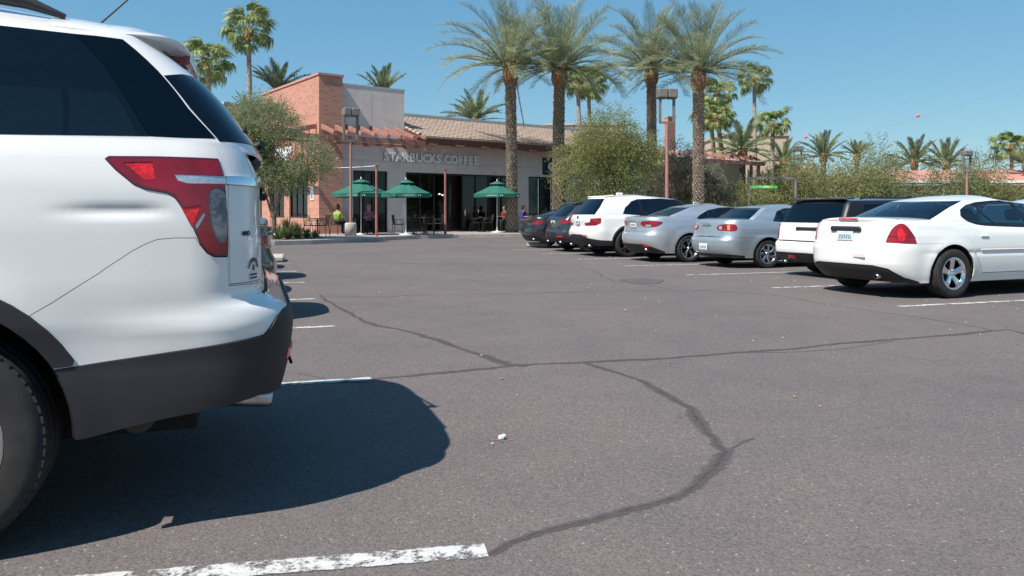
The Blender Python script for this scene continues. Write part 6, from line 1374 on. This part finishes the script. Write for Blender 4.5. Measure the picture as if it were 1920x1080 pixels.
for i in range(9):                                    # second belt further back closes the gaps
    r_ = random.Random(700+i); px = 1325+i*74+r_.uniform(-15, 15); top = r_.uniform(3.8, 5.4) if i < 5 else r_.uniform(3.0, 4.0)
    T(px, 74, ('far tree showing between the nearer crowns, behind the %s' % ('beige building corner', 'slender fan palm', 'green sign frame', 'first distant lamp post', 'small date palms', 'tallest bushy tree', 'short lamp post', 'last lamp post', 'right edge fan palm')[i]), [(0, 0, top-1.2, 2.6, 2, 1.2), (-2, 0, top-1.9, 1.9, 1.6, 1.1), (2, 0, top-1.8, 1.9, 1.6, 1.1), (0, 0, 1.2, 2.6, 2, 1.1)], 7000, .17, 'hedge2' if i % 2 else 'hedge', 700+i, group='far trees behind the right background', twigs=10)
# bushes by the shop
def spiky(loc, label, n, l, sd, m='agave'):
    r_ = random.Random(sd); b = MB()
    for i in range(n):
        az = r_.uniform(0, 6.28); el = r_.uniform(.35, 1.45); d = Vector((math.cos(az)*math.cos(el), math.sin(az)*math.cos(el), math.sin(el))); s = Vector((-math.sin(az), math.cos(az), 0)); k = l*r_.uniform(.6, 1.1); w = .022
        m1 = d*k*.55; t = d*k+Vector((0, 0, -.12*k)); b.add([s*-w*.6, s*w*.6, m1+s*w, m1-s*w, t], [(0, 1, 2, 3), (3, 2, 4)])
    o = b.build('desert_shrub', M[m]); o.location = loc; return tag(o, label, 'shrub', 'spiky shrubs by the coffee shop')
for px, d, n, l, lb in ((540, 27.6, 170, .95, 'largest spiky shrub at the foot of the olive tree'), (524, 27.2, 110, .7, 'small spiky shrub left of the largest one'), (558, 27.9, 120, .75, 'spiky shrub right of the largest one'), (575, 28.3, 90, .5, 'low shrub near the sunlit brick pillar'), (590, 28.9, 60, .4, 'lowest shrub at the end of the planting bed')): spiky(at_px(px, d, .15), lb, n, l, int(px))

# ---------------------------------------------------------------- buildings beyond
def simple_box(root, name, m, c, size, rz=0, bevel=0):
    b = MB(); b.box(c, size, rz=rz, bevel=bevel); return b.build(name, M[m], root)
r0 = tag(empty('beige_building', at_px(1375, 78)), 'beige two storey building behind the fan palms', 'building')
simple_box(r0, 'wall', 'beige', (1.0, 0, 4.3), (6.5, 8, 8.6)); simple_box(r0, 'coping', 'beige', (1.0, 0, 8.65), (6.8, 8.3, .25)); simple_box(r0, 'lower_wing', 'beige', (5.5, 1, 3.0), (4.0, 6, 6.0)); simple_box(r0, 'lower_wing', 'beige', (9.0, 1.5, 2.4), (6.0, 5, 4.8))
for x in (-1.0, .9, 2.9): simple_box(r0, 'window', 'frame', (x, -4.02, 4.6), (1.0, .08, 2.2)); simple_box(r0, 'window', 'frame', (x, -4.02, 1.6), (1.0, .08, 2.0))
for x in (-.05, 1.9): simple_box(r0, 'pilaster', 'beige', (x, -4.12, 2.8), (.35, .3, 5.6))
r1 = tag(empty('pale_building', at_px(1085, 70)), 'pale parapet showing behind the second date palm and the green tree', 'building')
simple_box(r1, 'wall', 'beige', (0.3, 0, 4.4), (7, 6, 8.8)); simple_box(r1, 'coping', 'stuccocap', (0.3, 0, 8.85), (7.2, 6.2, .15))
r2 = tag(empty('grey_wing', at_px(400, 46)), 'pale grey wall with white coping between the SUV and the olive tree', 'building')
simple_box(r2, 'wall', 'stuccolight', (0, 0, 3.55), (7, 5, 7.1), rz=-.45); simple_box(r2, 'coping', 'stuccocap', (0, 0, 7.16), (7.2, 5.2, .14), rz=-.45)
r3 = tag(empty('red_roofed_building', at_px(1800, 60), 0), 'low brick building with red roof and white fascia in the right background', 'building')
simple_box(r3, 'wall', 'redwall', (2, 1.2, 1.6), (17, 5, 3.2)); b = MB(); b.add([(-7.6, -2.2, 3.55), (12, -2.2, 3.55), (12, 2, 4.55), (-6.6, 2, 4.55), (-7.6, 5, 3.55), (12, 5, 3.55)], [(0, 1, 2, 3), (3, 2, 5, 4), (0, 3, 4)]); b.build('roof', M['redroof'], r3)
simple_box(r3, 'fascia', 'whitefascia', (2.2, -2.25, 3.44), (19.8, .08, .20)); simple_box(r3, 'soffit', 'redwall', (2.2, -1.8, 3.30), (19.6, .8, .06))
for x in (-3.2, .2, 4.3): simple_box(r3, 'window', 'frame', (x, -1.32, 1.9), (1.0, .06, 1.5))
# green sign on its frame
r4 = tag(empty('sign_frame', at_px(1492, 38)), 'dark metal sign frame with a thin bright green banner', 'sign')
k = 38/FOC; b = MB(); b.tube([(0, 0, 0), (0, 0, hz(332, 38))], .085, 6); b.build('post', M['fixture'], r4); simple_box(r4, 'crossbar', 'fixture', (-45*k, 0, hz(334, 38)), (92*k, .10, .13)); simple_box(r4, 'banner', 'neon', (-62*k, 0, hz(350.5, 38)), (54*k, .03, .14))
b = MB()
for j in range(14): b.box((-62*k+(j-6.5)*.07, -.02, hz(350.5, 38)), (.035, .012, .06 if j % 3 else .045))
b.build('banner_marks', M['signwhite'], r4)
simple_box(r4, 'post', 'fixture', (-88*k, 0, hz(334, 38)/2), (.06, .06, hz(334, 38)))
# power line with marker balls
a = at_px(1180, 150, hz(338, 150)); c = at_px(2250, 120, hz(40, 120)); b = MB(); pts = [a.lerp(c, t)-Vector((0, 0, 3.2*math.sin(math.pi*t))) for t in np.linspace(0, 1, 24)]; b.tube(pts, .009, 4); tag(b.build('power_line', M['fixture']), 'faint power line crossing the sky at right', 'cable')
for px, py, d, lb in ((1721, 217, 130, 'red marker ball on the power line, upper one'), (1511, 257, 140, 'red marker ball low above the small date palms')):
    b = MB(); b.lathe([(0, .30), (.15, .26), (.26, .15), (.30, 0), (.26, -.15), (.15, -.26), (0, -.30)], 14, Matrix.Translation(at_px(px, d, hz(py, d)))); tag(b.build('marker_ball', M['ballred']), lb, 'marker ball', 'marker balls on the power line')
